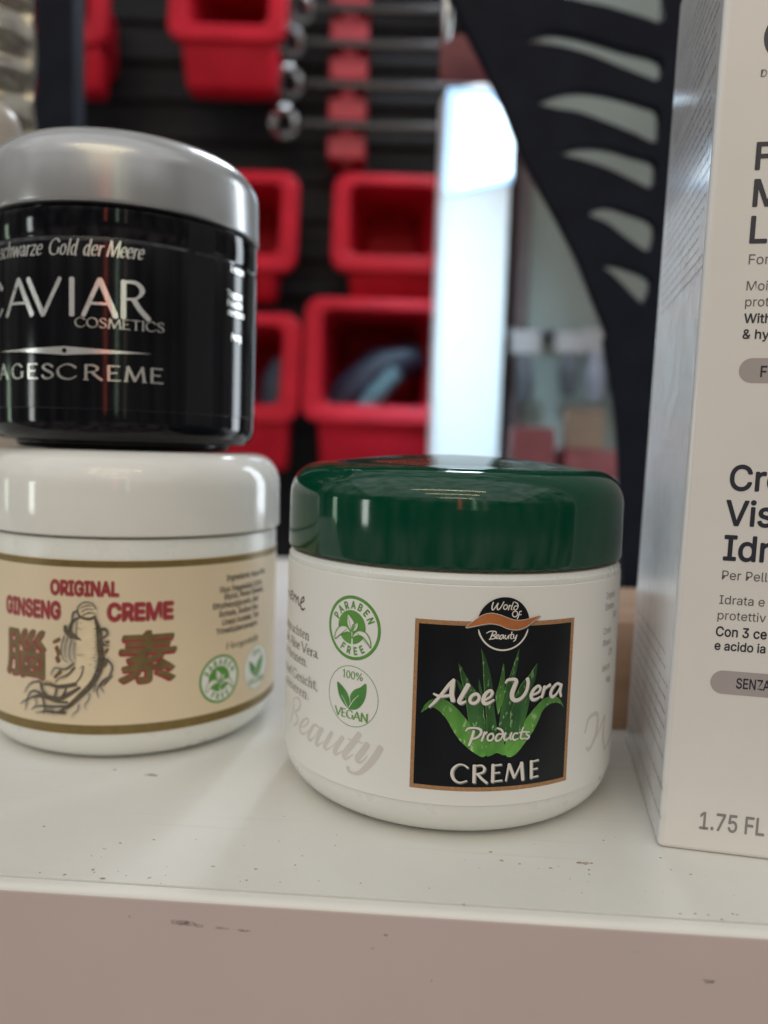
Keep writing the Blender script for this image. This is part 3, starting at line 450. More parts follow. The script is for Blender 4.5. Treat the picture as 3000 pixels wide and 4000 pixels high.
# ---- a small pen-drawn serif alphabet: strokes in units of cap height
UP = {
 'A': (0.92, [[(.06, 0), (.46, 1)], [(.46, 1), (.86, 0)], [(.22, .34), (.70, .34)]], [(.06, 0), (.86, 0)]),
 'C': (0.92, [[(.84, .78), (.64, .96), (.40, .98), (.14, .76), (.08, .48), (.18, .16), (.44, .01), (.68, .05), (.86, .22)]], []),
 'E': (0.70, [[(.12, 0), (.12, 1)], [(.12, .985), (.60, .985)], [(.12, .52), (.50, .52)], [(.12, .015), (.63, .015)]], []),
 'G': (0.98, [[(.84, .80), (.64, .96), (.40, .98), (.14, .76), (.08, .48), (.18, .16), (.46, .01), (.72, .05), (.86, .16)], [(.86, .10), (.86, .44)]], [(.86, .44)]),
 'I': (0.34, [[(.17, 0), (.17, 1)]], [(.17, 0), (.17, 1)]),
 'M': (1.12, [[(.10, 0), (.20, 1)], [(.20, 1), (.55, .04)], [(.55, .04), (.92, 1)], [(.92, 1), (1.02, 0)]], [(.10, 0), (1.02, 0)]),
 'N': (0.96, [[(.14, 0), (.14, 1)], [(.14, 1), (.82, 0)], [(.82, 0), (.82, 1)]], [(.14, 0), (.82, 1)]),
 'O': (1.02, [[(.92, .50), (.80, .85), (.51, .99), (.22, .85), (.10, .50), (.22, .15), (.51, .01), (.80, .15), (.92, .50)]], []),
 'R': (0.84, [[(.14, 0), (.14, 1)], [(.14, .98), (.46, .97), (.62, .78), (.48, .56), (.14, .50)], [(.40, .52), (.56, .26), (.80, 0)]], [(.14, 0)]),
 'S': (0.66, [[(.56, .80), (.42, .96), (.22, .96), (.11, .77), (.27, .57), (.46, .44), (.57, .24), (.42, .04), (.20, .03), (.07, .20)]], []),
 'T': (0.78, [[(.39, 0), (.39, 1)], [(.03, .98), (.75, .98)]], [(.39, 0)]),
 'V': (0.90, [[(.04, 1), (.45, 0)], [(.45, 0), (.86, 1)]], [(.04, 1), (.86, 1)]),
 'B': (0.76, [[(.14, 0), (.14, 1)], [(.14, .98), (.44, .97), (.56, .77), (.44, .55), (.14, .53)], [(.36, .53), (.60, .42), (.62, .18), (.44, .02), (.14, .02)]], []),
 'H': (0.94, [[(.14, 0), (.14, 1)], [(.80, 0), (.80, 1)], [(.14, .51), (.80, .51)]], [(.14, 0), (.14, 1), (.80, 0), (.80, 1)]),
 'a': (0.52, [[(.10, .50), (.20, .62), (.34, .60), (.39, .44), (.39, .10), (.49, .03)], [(.39, .38), (.16, .30), (.08, .14), (.19, .02), (.39, .13)]], []),
 'c': (0.52, [[(.46, .52), (.32, .64), (.16, .56), (.08, .32), (.18, .06), (.32, .02), (.48, .12)]], []),
 'd': (0.60, [[(.44, .50), (.28, .64), (.12, .50), (.08, .28), (.18, .04), (.32, .04), (.44, .18)], [(.45, 1), (.45, .08), (.56, .02)]], [(.42, 1)]),
 'e': (0.54, [[(.10, .36), (.46, .38), (.40, .60), (.27, .64), (.12, .52), (.08, .28), (.18, .06), (.32, .02), (.48, .12)]], []),
 'f': (0.38, [[(.44, .92), (.32, .98), (.21, .84), (.20, .5), (.20, 0)], [(.04, .63), (.38, .63)]], [(.20, 0)]),
 'g': (0.56, [[(.40, .50), (.26, .64), (.12, .46), (.24, .26), (.40, .40), (.40, .54)], [(.22, .26), (.14, .12), (.40, .08), (.50, -.06), (.34, -.24), (.12, -.20), (.10, -.06), (.22, .04)]], []),
 'h': (0.62, [[(.14, 1), (.14, 0)], [(.14, .42), (.30, .62), (.44, .56), (.47, .36), (.47, 0)]], [(.14, 0), (.47, 0)]),
 'i': (0.32, [[(.16, .64), (.16, 0)], [(.15, .86), (.17, .90)]], [(.16, 0)]),
 'l': (0.32, [[(.16, 1), (.16, 0)]], [(.16, 0)]),
 'm': (0.94, [[(.14, .64), (.14, 0)], [(.14, .42), (.30, .62), (.43, .52), (.45, 0)], [(.45, .42), (.62, .62), (.75, .52), (.77, 0)]], [(.14, 0), (.45, 0), (.77, 0)]),
 'n': (0.62, [[(.14, .64), (.14, 0)], [(.14, .42), (.30, .62), (.44, .56), (.47, .36), (.47, 0)]], [(.14, 0), (.47, 0)]),
 'o': (0.60, [[(.52, .33), (.44, .56), (.30, .64), (.16, .56), (.08, .33), (.16, .09), (.30, .02), (.44, .09), (.52, .33)]], []),
 'p': (0.62, [[(.14, .64), (.14, -.30)], [(.14, .44), (.30, .63), (.48, .52), (.53, .30), (.42, .05), (.28, .02), (.14, .14)]], [(.14, -.30)]),
 'r': (0.44, [[(.14, .64), (.14, 0)], [(.14, .40), (.26, .60), (.42, .60)]], [(.14, 0)]),
 's': (0.46, [[(.38, .52), (.26, .64), (.12, .56), (.14, .40), (.34, .28), (.38, .12), (.24, .01), (.08, .12)]], []),
 't': (0.38, [[(.18, .84), (.18, .14), (.26, .02), (.37, .08)], [(.05, .63), (.36, .63)]], []),
 'u': (0.62, [[(.14, .64), (.14, .18), (.24, .03), (.36, .06), (.46, .24)], [(.47, .64), (.47, .08), (.57, .02)]], []),
 'w': (0.84, [[(.04, .64), (.22, 0)], [(.22, 0), (.42, .60)], [(.42, .60), (.60, 0)], [(.60, 0), (.80, .64)]], []),
 'z': (0.50, [[(.08, .62), (.43, .62)], [(.43, .62), (.07, .02)], [(.07, .02), (.45, .02)]], []),
 '1': (0.50, [[(.12, .80), (.28, .98), (.28, 0)]], [(.28, 0)]),
 '0': (0.58, [[(.50, .50), (.42, .88), (.29, .98), (.16, .88), (.08, .50), (.16, .12), (.29, .02), (.42, .12), (.50, .50)]], []),
 '%': (0.92, [[(.36, .74), (.22, .98), (.08, .74), (.22, .50), (.36, .74)], [(.84, .26), (.70, .50), (.56, .26), (.70, .02), (.84, .26)], [(.20, 0), (.72, 1)]], []),
 '.': (0.26, [[(.12, .04), (.14, .05)]], []), ',': (0.26, [[(.13, .06), (.13, 0), (.08, -.14)]], []), ' ': (0.30, [], []), '-': (0.36, [[(.04, .30), (.32, .30)]], []),
}
def pen(body, x0, y0, cap, width=None, thick=0.13, thin=0.04, nib=20, slant=0.0, serif=True, track=0.0):
    """returns stroke data in mm"""
    total = sum(UP[c][0] + track for c in body) - track
    k = cap; kx = width / total if width else cap
    out = []; cx = 0
    for ch in body:
        adv, sts, sf = UP[ch]
        for pts in sts:
            w = []; N = len(pts)
            for i in range(N):
                a, b = pts[max(i - 1, 0)], pts[min(i + 1, N - 1)]
                ph = math.atan2((b[1] - a[1]) * k, (b[0] - a[0]) * kx) - math.radians(nib)
                w.append(k * math.hypot(thick * math.sin(ph), thin * math.cos(ph)))
            if ch in '.': w = [k * thick * 1.3] * N
            out.append(([(x0 + (cx + x) * kx + slant * y * k, y0 + y * k) for x, y in pts], w))
        if serif:
            for x, y in sf:
                h = 0.105
                out.append(([(x0 + (cx + x - h) * kx + slant * y * k, y0 + y * k), (x0 + (cx + x + h) * kx + slant * y * k, y0 + y * k)], [k * thin * 1.15] * 2))
        cx += adv + track
    return out

# ------------------------------------------------------------------ the shelf
SH_RZ = -0.05461
shelf = bpy.data.objects.new("shelf", None); COL.objects.link(shelf); shelf.location = (0, 0.12008, 0); shelf.rotation_euler = (0, 0, SH_RZ)
shelf["kind"] = "structure"; shelf["label"] = "white laminate shelf board with a pinkish grey front edge"
box("board", (-0.55, 0.55, 0.0, 0.375, -0.050, 0.0), M["shelf_white"], shelf)
bm = bmesh.new(); bmesh.ops.create_cube(bm, size=1.0)
for v in bm.verts: v.co = Vector((v.co.x * 1.1, -0.0013 + v.co.y * 0.0023, -0.0252 + v.co.z * 0.0498))
bmesh.ops.bevel(bm, geom=[e for e in bm.edges if all(v.co.z > -0.001 and v.co.y < -0.002 for v in e.verts)], offset=0.0013, segments=5, profile=0.5, affect='EDGES')
for f in bm.faces: f.material_index = 1 if f.normal.y < -0.97 else 0
eb = from_bm("edge_band", bm, M["shelf_edge"], shelf, 50); eb.data.materials.append(M["shelf_front"])

bm = bmesh.new(); rs = random.Random(2)
for x, z, r, el in ((-0.0305, -0.0046, 0.0006, 2.4), (-0.0285, -0.0047, 0.0005, 2.2), (-0.0270, -0.0050, 0.0004, 2.6), (-0.0235, -0.0051, 0.0002, 7), (-0.0200, -0.0053, 0.0002, 6), (-0.0385, -0.0042, 0.0002, 1), (0.0005, -0.0068, 0.0002, 1.5), (0.0025, -0.0045, 0.00025, 1.4), (0.010, -0.0115, 0.0002, 1), (0.0525, -0.0085, 0.0004, 3)):
    n = 10; c = bm.verts.new((x, -0.00246, z)); ring = []
    for i in range(n):
        t = 2 * math.pi * i / n; q = r * rs.uniform(.5, 1.2); ring.append(bm.verts.new((x + q * el * math.cos(t), -0.00246, z + q * math.sin(t))))
    for i in range(n): bm.faces.new((c, ring[i], ring[(i + 1) % n]))
sm = from_bm("smudge", bm, mat("smudge", (0.40, 0.335, 0.305), 0.6, var=0.35, scale=1500), shelf)

# ------------------------------------------------------------------ backdrop
wall = box("wall", (-1.30, 0.30, 1.15, 1.18, -0.75, 1.30), M["wall_black"]); wall["kind"] = "structure"; wall["label"] = "black louvred panel behind the red bins"
for k in range(16):
    z = 0.02 + k * 0.053
    bm = bmesh.new(); box_bm(bm, -1.25, 0.28, 1.1425, 1.1499, z, z + 0.018, 0.003, 2)
    o = from_bm("louvre", bm, M["wall_black"], wall, 40)
wall2 = box("wall", (0.160, 1.10, 0.95, 0.98, -0.45, 1.05), M["wall_grey"]); wall2["kind"] = "structure"; wall2["label"] = "grey green wall at the back of the shop"
pt = box("partition", (0.145, 0.1595, 0.93, 0.985, -0.45, 1.05), M["dark_brown"], None, 0.002)
tag(pt, "dark brown end strip of the grey wall right of the post", "strip")

# ------------------------------------------------------------------ cream jar with the green lid
JA = thing("cream_jar", "white cream jar with glossy dark green lid and black aloe panel", "jar", (0.01541, 0.17276, 0))
RB = 0.0358
lathe("body", [(0, 0.0012), (0.024, 0.0010), (0.0262, 0.0)] + arc(0.0275, 0.0085, 0.0083, 0.0085, -82, 0, 12) + [(RB - 0.00005, 0.03), (RB, 0.049), (RB - 0.0006, 0.0500), (0.0335, 0.0502), (0.0335, 0.060), (0, 0.060)], M["jar_white"], JA)
lathe("lid", [(0.0337, 0.0506), (0.0352, 0.0505), (0.03585, 0.05085), (0.0360, 0.0515), (0.0359, 0.0600)] + arc(0.0283, 0.0612, 0.0076, 0.0075, 0, 90, 16, 0.90) + [(0.028 * t / 10, 0.0709 - 0.0022 * (t / 10) ** 2) for t in range(10, -1, -1)], M["lid_green"], JA, 200, 40)
LA = lathe("label", [(0.03583, 0.0078), (0.03596, 0.0079), (0.03598, 0.0150), (0.03598, 0.0470), (0.03596, 0.0479), (0.03583, 0.0480)], M["label_white"], JA, 200)
CA = Cyl(0.03598, 0, 0.03595)
def panel(name, x0, x1, z0, z1, surf, mat, parent, lift, dx=0.0008):
    bm = bmesh.new(); n = max(1, int((x1 - x0) / dx)); pv = None
    for i in range(n + 1):
        x = x0 + (x1 - x0) * i / n; q = (bm.verts.new((x, z0, 0)), bm.verts.new((x, z1, 0)))
        if pv: bm.faces.new((pv[0], q[0], q[1], pv[1]))
        pv = q
    st = surf.step; surf.step = 0; o = lay(name, bm, surf, mat, parent, lift); surf.step = st; return o
E6 = 1e-6
panel("panel_frame", -0.0093, 0.02168, 0.01064, 0.04170, CA, M["copper"], LA, 20 * E6)
panel("panel", -0.0086, 0.0209, 0.01142, 0.04088, CA, M["panel_black"], LA, 40 * E6)
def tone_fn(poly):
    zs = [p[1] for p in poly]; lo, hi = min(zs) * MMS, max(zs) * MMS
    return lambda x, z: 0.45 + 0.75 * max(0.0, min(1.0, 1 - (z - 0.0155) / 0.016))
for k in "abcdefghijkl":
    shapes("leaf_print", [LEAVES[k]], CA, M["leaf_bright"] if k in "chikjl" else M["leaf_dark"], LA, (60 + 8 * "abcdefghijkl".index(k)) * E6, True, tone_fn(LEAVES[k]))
# midrib and edge lines of the printed leaves
bm = bmesh.new()
for k, c in enumerate("abfghi"):
    p = LEAVES[c]; n = len(p) // 2
    add_stroke(bm, [(x * MMS, y * MMS) for x, y in p[:n]], [0.00004, 0.00011, 0.00013, 0.00011][:1] * n if n < 4 else [0.00004] + [0.00012] * (n - 1), k * 3e-6)
st = CA.step; CA.step = 0; lay("leaf_edge_print", bm, CA, M["leaf_bright"], LA, 165 * E6, lambda x, z: 0.8); CA.step = st
# emblem
bm = bmesh.new(); add_disc(bm, 0.00655, 0.04130, 0.00485, 0, 64); lay("emblem", bm, CA, M["panel_black"], LA, 180 * E6)
bm = bmesh.new(); n = 40
for i in range(n):
    pass
a0, a1 = math.radians(192), math.radians(348)
ringp = [(0.00655 + 0.00470 * math.cos(a0 + (a1 - a0) * i / 24), 0.04130 + 0.00470 * math.sin(a0 + (a1 - a0) * i / 24)) for i in range(25)]
add_stroke(bm, ringp, [0.00012] + [0.00030] * 23 + [0.00012], 0, 2); st = CA.step; CA.step = 0; lay("emblem_ring", bm, CA, M["ink_white"], LA, 195 * E6); CA.step = st
sw = [(x + 0.12, y - 0.16) for x, y in SWOOSH]
shapes("emblem_wave_shadow", [sw], CA, M["ink_shadow"], LA, 205 * E6)
shapes("emblem_wave", [SWOOSH], CA, M["ink_orange"], LA, 215 * E6)
bm = bmesh.new(); sl = smooth_loop([(x * MMS, y * MMS) for x, y in SWOOSH]); add_stroke(bm, sl + sl[:1], [0.00009], 0, 1); st = CA.step; CA.step = 0; lay("emblem_wave_edge", bm, CA, M["ink_cream"], LA, 225 * E6); CA.step = st
strokes("emblem_lettering", EMBLEM_TEXT, CA, M["ink_white"], LA, 225 * E6, (0, 0), 0.8)
for nm, dat in (("title_lettering", ALOE_TITLE), ("products_lettering", PRODUCTS), ("creme_lettering", CREME)):
    big = nm == "title_lettering"
    strokes(nm + "_shadow", dat, CA, M["ink_shadow"], LA, 190 * E6, (0.16, -0.20) if nm != "products_lettering" else (0.11, -0.13))
    strokes(nm, dat, CA, M["ink_white"], LA, 260 * E6, (0, 0), 0.82 if nm == "creme_lettering" else 1.0)
# seals
def paraben(parent, surf, cx, cz, k, lift, simple=False):
    bm = bmesh.new(); add_disc(bm, cx, cz, 0.00605 * k, 0); lay("seal", bm, surf, M["ink_green"], parent, lift)
    bm = bmesh.new(); add_disc(bm, cx, cz, 0.00543 * k, 0); lay("seal_field", bm, surf, M["label_white"], parent, lift + 10 * E6)
    bm = bmesh.new(); add_disc(bm, cx - 0.0003 * k, cz + 0.0001 * k, 0.00320 * k, 0, 40)
    lay("seal_disc", bm, surf, M["ink_green"], parent, lift + 20 * E6)
    bm = bmesh.new(); arc_type(bm, "PARABEN", cx, cz, 0.00432 * k, 0.00135 * k, 90, False, 0.035, 0.80, 21.5); arc_type(bm, "FREE", cx, cz, 0.00432 * k, 0.00135 * k, 270, True, 0.035, 0.80, 20)
    lay("seal_lettering", bm, surf, M["ink_green"], parent, lift + 20 * E6)
    ox, oz = -0.02178, 0.03838
    def mv(p): return [((x * MMS - ox) * k + cx, (y * MMS - oz) * k + cz) for x, y in p]
    bm = bmesh.new(); bg = bmesh.new()
    for i, p in enumerate(SPROUT.values()):
        lp = smooth_loop(mv(p)); add_stroke(bg, lp + lp[:1], [0.00022 * k], i * 3e-6, 1)
        add_poly(bm, [lp], i * 3e-6)
    for pts, w in SPROUT_STEM: add_stroke(bm, mv(pts), [v * MMS * k for v in w], 30 * E6)
    lay("seal_sprout", bm, surf, M["label_white"], parent, lift + 35 * E6)
    for nm, q in SPROUT.items():        # leaf veins
        lp = mv(q); n = len(lp); a = Vector(lp[0]); b_ = Vector(lp[n // 2]); add_stroke(bg, [tuple(a.lerp(b_, .12)), tuple(a.lerp(b_, .5)), tuple(a.lerp(b_, .92))], [0.00004 * k, 0.0001 * k, 0.0001 * k], 20 * E6)
    st = surf.step; surf.step = 0; lay("seal_sprout_line", bg, surf, M["ink_green"], parent, lift + 75 * E6); surf.step = st
def vegan(parent, surf, cx, cz, k, lift, backing=None):
    if backing: bm = bmesh.new(); add_disc(bm, cx, cz, 0.0058 * k, 0); lay("seal_field", bm, surf, backing, parent, lift)
    bm = bmesh.new(); add_disc(bm, cx, cz, 0.00578 * k, 0.00566 * k, 72); lay("seal_ring", bm, surf, M["ink_green"], parent, lift + 10 * E6)
    ox, oz = -0.02158, 0.02545
    def mv(p): return [((x * MMS - ox) * k + cx, (y * MMS - oz) * k + cz) for x, y in p]
    bm = bmesh.new()
    for i, p in enumerate(VLEAF.values()): add_poly(bm, [smooth_loop(mv(p))], i * 4e-6)
    lay("seal_leaf", bm, surf, M["ink_leafgreen"], parent, lift + 20 * E6)
    bm = bmesh.new()
    for pts, w in VRIB: add_stroke(bm, mv(pts), [v * MMS * k for v in w], 0)
    st = surf.step; surf.step = 0; lay("seal_leaf_rib", bm, surf, M["label_white"], parent, lift + 40 * E6); surf.step = st
    cxm, czm = cx / MMS, cz / MMS
    d1 = pen("100%", cxm - 2.43 * k, czm + 3.30 * k, 1.42 * k, 4.9 * k, 0.17, 0.06); d2 = pen("VEGAN", cxm - 3.95 * k, czm - 4.25 * k, 1.55 * k, 7.75 * k, 0.20, 0.075)
    strokes("seal_lettering", d1 + d2, surf, M["ink_green"], parent, lift + 20 * E6)
paraben(LA, CA, -0.02178, 0.03838, 1.0, 20 * E6)
vegan(LA, CA, -0.02158, 0.02545, 1.0, 20 * E6)
strokes("side_title_lettering", EME, CA, M["ink_black"], LA, 20 * E6, (0, 0), 1.5)
strokes("watermark_lettering", BEAUTY, CA, M["ink_watermark"], LA, 15 * E6, (0, 0), 1.2)
strokes("watermark_lettering", WMARK, CA, M["ink_watermark"], LA, 15 * E6, (0, 0), 1.8)
small = []
for t, xe, z, wd in (("nspruchten", -34.1, 33.55, 15.6), ("der Aloe Vera.", -30.4, 30.75, 18.6), ("rscheinen.", -34.3, 28.2, 14.4), ("n auf Gesicht,", -30.4, 24.55, 18.4), ("nassieren.", -33.3, 21.85, 14.0)):
    small += pen(t, xe - wd, z, 1.95, wd, 0.115, 0.045)
strokes("small_lettering", small, CA, M["ink_black"], LA, 20 * E6)
type_line("small_lettering", [(t, x, z, 1.35, None, 0.0, 0.8) for t, x, z in (("Ingred", 32.7, 43.9), ("Sreana", 32.3, 41.7), ("Sod", 37.0, 39.6), ("Cerea", 32.0, 36.9), ("Pheno", 32.1, 34.5), ("Citr", 35.4, 32.3), ("benzo", 32.4, 29.5), ("Hag", 34.8, 26.8))], CA, M["ink_grey"], LA, 20 * E6)

# ------------------------------------------------------------------ ginseng jar, white lid, tan label
JG = thing("cream_jar", "white lidded jar with tan ginseng root label standing under the black jar", "jar", (-0.06378, 0.20256, 0))
lathe("body", [(0, 0.0012), (0.024, 0.0010), (0.0262, 0.0)] + arc(0.0276, 0.0078, 0.0080, 0.0078, -82, 0, 12) + [(0.0356, 0.049), (0.0353, 0.0502), (0.0335, 0.0503), (0.0335, 0.060), (0, 0.060)], M["jar_white"], JG)
lathe("lid", [(0.0337, 0.0509), (0.0357, 0.0508), (0.03635, 0.0511), (0.03647, 0.0516), (0.0363, 0.0585)] + arc(0.0290, 0.0605, 0.0073, 0.0089, 0, 90, 16, 0.88) + [(0.020, 0.0694), (0, 0.0694)], M["lid_white"], JG, 200, 40)
LG = lathe("label", [(0.03563, 0.0072), (0.03576, 0.0073), (0.03578, 0.0100), (0.03578, 0.0430), (0.03576, 0.0458), (0.03563, 0.0459)], M["label_tan"], JG, 200)
CG = Cyl(0.03578, 0, 0.03647)
for z0, z1 in ((0.00740, 0.00945), (0.04420, 0.04570)): panel("gold_band", -0.060, 0.060, z0, z1, CG, M["gold"], LG, 20 * E6)
ttl = [("ORIGINAL", -7.8, 38.2, 2.95, 14.8, 0.032, 1), ("GINSENG", -21.2, 32.85, 3.5, 15.4, 0.032, 1), ("CREME", 5.1, 32.85, 3.55, 13.6, 0.034, 1)]
type_line("title_lettering_shadow", [(t, x - 0.16, z - 0.10, c, w + .3, b_ + 0.025, s) for t, x, z, c, w, b_, s in ttl], CG, M["ink_redshade"], LG, 15 * E6)
type_line("title_lettering", ttl, CG, M["ink_red"], LG, 40 * E6)
def glyph(name, ch, x0, x1, z0, z1, dx, dz, bold, mt, lift):
    bm = bmesh.new(); text_bm(bm, ch, 0, 0, 1.0, None, bold)
    xs = [v.co.x for v in bm.verts]; ys = [v.co.y for v in bm.verts]
    for v in bm.verts:
        v.co.x = (x0 + (v.co.x - min(xs)) / (max(xs) - min(xs)) * (x1 - x0) + dx) * MMS; v.co.y = (z0 + (v.co.y - min(ys)) / (max(ys) - min(ys)) * (z1 - z0) + dz) * MMS
    return lay(name, bm, CG, mt, LG, lift)
for ch, x0, x1, z0, z1 in (("\u8166", -21.3, -9.0, 18.9, 29.9), ("\u7d20", 7.3, 19.9, 18.6, 30.4)):
    glyph("character_shadow", ch, x0, x1, z0, z1, -0.22, -0.30, 0.040, M["ink_red"], 20 * E6)
    glyph("character", ch, x0, x1, z0, z1, 0, 0, 0.015, M["ink_olive"], 45 * E6)
strokes("character_shadow", MID_CHAR, CG, M["ink_red"], LG, 20 * E6, (-0.22, -0.24))
strokes("character", MID_CHAR, CG, M["ink_olive"], LG, 60 * E6)
strokes("root_halo", ROOT_INK, CG, M["ink_halo"], LG, 80 * E6, (0, 0), 1.0, 0.34)
shapes("root_print", [ROOT_BODY, ROOT_HEAD], CG, M["ink_rootpale"], LG, 240 * E6)
strokes("root_pale_print", ROOT_PALE, CG, M["ink_rootpale"], LG, 225 * E6)
strokes("root_tan_print", ROOT_TAN, CG, M["ink_roottan"], LG, 250 * E6)
strokes("root_ink", ROOT_INK, CG, M["ink_root"], LG, 260 * E6, (0, 0), 1.2)
paraben(LG, CG, 0.0310, 0.01710, 0.94, 20 * E6)
vegan(LG, CG, 0.0442, 0.01710, 0.93, 20 * E6, M["label_white"])
ing = [("Ingredients: Aqua (Wa", 32.5, 40.3), ("Olus (Vegetable) Oil Pa", 30.5, 37.7), ("Glycol, Panax Ginseng", 31.8, 36.0), ("Ethylhexylglycerin, Sod", 28.7, 34.0), ("Sorbate, Sodium Ben", 30.4, 32.0), ("Linalyl Acetate, Tetr", 31.4, 30.0), ("Trimethylbenzenepro", 29.7, 28.0)]
type_line("ingredient_lettering", [(t, x, z - 0.3, 1.30, None, 0.02, 0.80) for t, x, z in ing], CG, M["ink_black"], LG, 20 * E6)
strokes("maker_lettering", pen("Hergestellt", 32.6, 23.8, 1.5, 12.0, 0.17, 0.06) + pen("D-", 44.0, 22.0, 1.5, None, 0.17, 0.06) if 'D' in UP else pen("Hergestellt", 32.6, 23.8, 1.5, 12.0, 0.17, 0.06), CG, M["ink_black"], LG, 20 * E6)

# ------------------------------------------------------------------ black jar with the silver lid, on top of the ginseng jar
ZC = 0.0696
JC = thing("cream_jar", "black glossy jar with domed silver lid stacked on the ginseng jar", "jar", (-0.06674, 0.20231, ZC))
lathe("body", [(0, 0.0006), (0.022, 0.0005), (0.0240, 0.0), (0.0252, 0.0002), (0.0258, 0.0008), (0.0259, 0.0014), (0.0268, 0.0017)] + arc(0.0286, 0.0063, 0.0036, 0.0046, -90, 0, 8) + [(0.0322, 0.0446), (0.0320, 0.0449), (0.0320, 0.0453), (0.0322, 0.0456), (0.0322, 0.0512), (0.030, 0.0514), (0.030, 0.056), (0, 0.056)], M["black_gloss"], JC, 180, 40)
lathe("lid", [(0.0302, 0.0524), (0.0320, 0.0523), (0.03243, 0.0526), (0.03254, 0.0531), (0.0324, 0.0606)] + arc(0.0195, 0.0620, 0.0129, 0.0088, 0, 90, 20, 0.92) + [(0.010, 0.0709), (0, 0.0710)], M["lid_silver"], JC, 200, 45)
LC = lathe("label", [(0.03222, 0.0086), (0.03231, 0.0087), (0.03233, 0.012), (0.03233, 0.0425), (0.03231, 0.0441), (0.03222, 0.0442)], M["black_film"], JC, 180)
CC = Cyl(0.03233, ZC, 0.03254)
cav = []
for ch, a, b_ in (("C", -26.6, -20.0), ("A", -19.2, -10.2), ("V", -12.2, -3.5), ("I", -2.4, -0.1), ("A", 0.7, 8.5), ("R", 8.4, 15.2)): cav += pen(ch, a, 98.0, 7.75, b_ - a, 0.155, 0.055, 18, 0, False)
strokes("name_lettering", cav, CC, M["silver_ink"], LC, 20 * E6)
strokes("cosmetics_lettering", pen("COSMETICS", -0.7, 95.55, 2.05, 19.0, 0.17, 0.06), CC, M["silver_dim"], LC, 20 * E6)
tg = []
for ch, a, b_ in (("T", -25.9, -22.6), ("A", -21.9, -18.3), ("G", -17.1, -13.2), ("E", -12.3, -9.0), ("S", -8.5, -5.1), ("C", -4.8, 0.1), ("R", 1.1, 5.4), ("E", 6.0, 9.3), ("M", 9.7, 14.4), ("E", 15.0, 18.4)): tg += pen(ch, a, 84.45, 3.15, b_ - a, 0.20, 0.07)
strokes("type_lettering", tg, CC, M["silver_dim"], LC, 20 * E6)
slog = []
for t, a, b_ in (("schwarze", -21.6, -8.2), ("Gold", -6.7, -0.2), ("der", 1.0, 5.2), ("Meere", 5.9, 13.5)): slog += pen(t, a, 110.6, 3.35, b_ - a, 0.14, 0.05, 30, 0.22, False)
strokes("slogan_lettering", slog, CC, M["silver_dim"], LC, 20 * E6)
orn = [(-21.8, 90.45), (-14, 90.75), (-6.5, 91.15), (-2.94, 91.42), (0.6, 91.2), (8, 90.9), (15.6, 90.7), (8, 90.25), (0.6, 89.8), (-2.94, 89.55), (-6.5, 89.75), (-14, 90.2)]
shapes("ornament", [orn], CC, M["silver_ink"], LC, 20 * E6, False)
bm = bmesh.new(); add_disc(bm, -0.00290, 0.09050, 0.00052, 0, 24); lay("ornament_dot", bm, CC, M["black_film"], LC, 40 * E6)
bm = bmesh.new()
for k, (x, z, n) in enumerate(((35.9, 112.0, 3), (34.9, 106.2, 3), (35.1, 104.0, 4), (35.3, 101.9, 4), (36.9, 96.4, 3))):
    t = ("Anwen", "Tagesc", "Feuchti", "dermato", "Herg")[k]; text_bm(bm, t, x * MMS, z * MMS, 0.0015, None, 0.02, 0, 0.9)
lay("side_lettering", bm, CC, M["silver_ink"], LC, 20 * E6)

# ------------------------------------------------------------------ tall white carton
BX = thing("carton", "tall white lotion carton with bold dark blue print at the right edge", "carton", (0.05244, 0.13938, 0), -0.1930)
BW, BD, BH = 0.060, 0.056, 0.1785
lean = 0.0156
bm = bmesh.new(); box_bm(bm, 0, BW, 0, BD, 0, BH, 0.0010, 4)
for v in bm.verts: v.co.x += lean * v.co.z
for f in bm.faces: f.material_index = 1 if f.normal.x < -0.5 else 0
bo = from_bm("carton_body", bm, M["carton"], BX, 40); flat_faces(bo); bo.data.materials.append(M["carton_side"])
FB = Flat((0, 0, 0), (1, 0, 0), (0, -1, 0), (lean, 0, 1))
def bl(name, items, mt):
    for it in items: type_line(name, [it], FB, M[mt], BX, 60 * E6)
bl("headline_lettering", [("F", 9.0 - 1.9, 121.0, 4.35, None, 0.016, 1), ("M", 9.0 - 1.8, 114.9, 4.35, None, 0.016, 1), ("L", 8.9 - 1.7, 108.8, 4.35, None, 0.016, 1), ("Cre", 8.3 - 1.05, 66.4, 4.3, None, 0.016, .95), ("Vis", 8.0 - 1.0, 60.2, 4.3, None, 0.016, .95), ("Idr", 8.1 - .9, 54.0, 4.3, None, 0.016, .95)], "carton_ink")
bl("small_lettering", [("For", 8.9 - 1.65, 105.2, 1.65, None, 0, 1), ("Moi", 8.85 - 1.6, 100.8, 1.55, None, 0, 1), ("prot", 8.8 - 1.55, 98.1, 1.55, None, 0, 1), ("Per Pell", 8.0 - .8, 50.5, 1.6, 7.5, 0, 1), ("Idrata e", 7.8 - .72, 46.1, 1.55, 7.5, 0, 1), ("protettiv", 7.7 - .68, 43.3, 1.55, 8.0, 0, 1), ("D", 8.8 - 2.1, 136.1, 1.2, None, 0, 1)], "carton_inkgrey")
bl("bold_lettering", [("With", 8.8 - 1.5, 95.3, 1.55, None, 0.014, 1), ("& hy", 8.75 - 1.45, 92.6, 1.55, None, 0.014, 1), ("Con 3 ce", 7.6 - .63, 40.3, 1.7, 8.4, 0.014, 1), ("e acido ia", 7.55 - .6, 37.8, 1.55, 8.4, 0.014, 1)], "carton_ink")
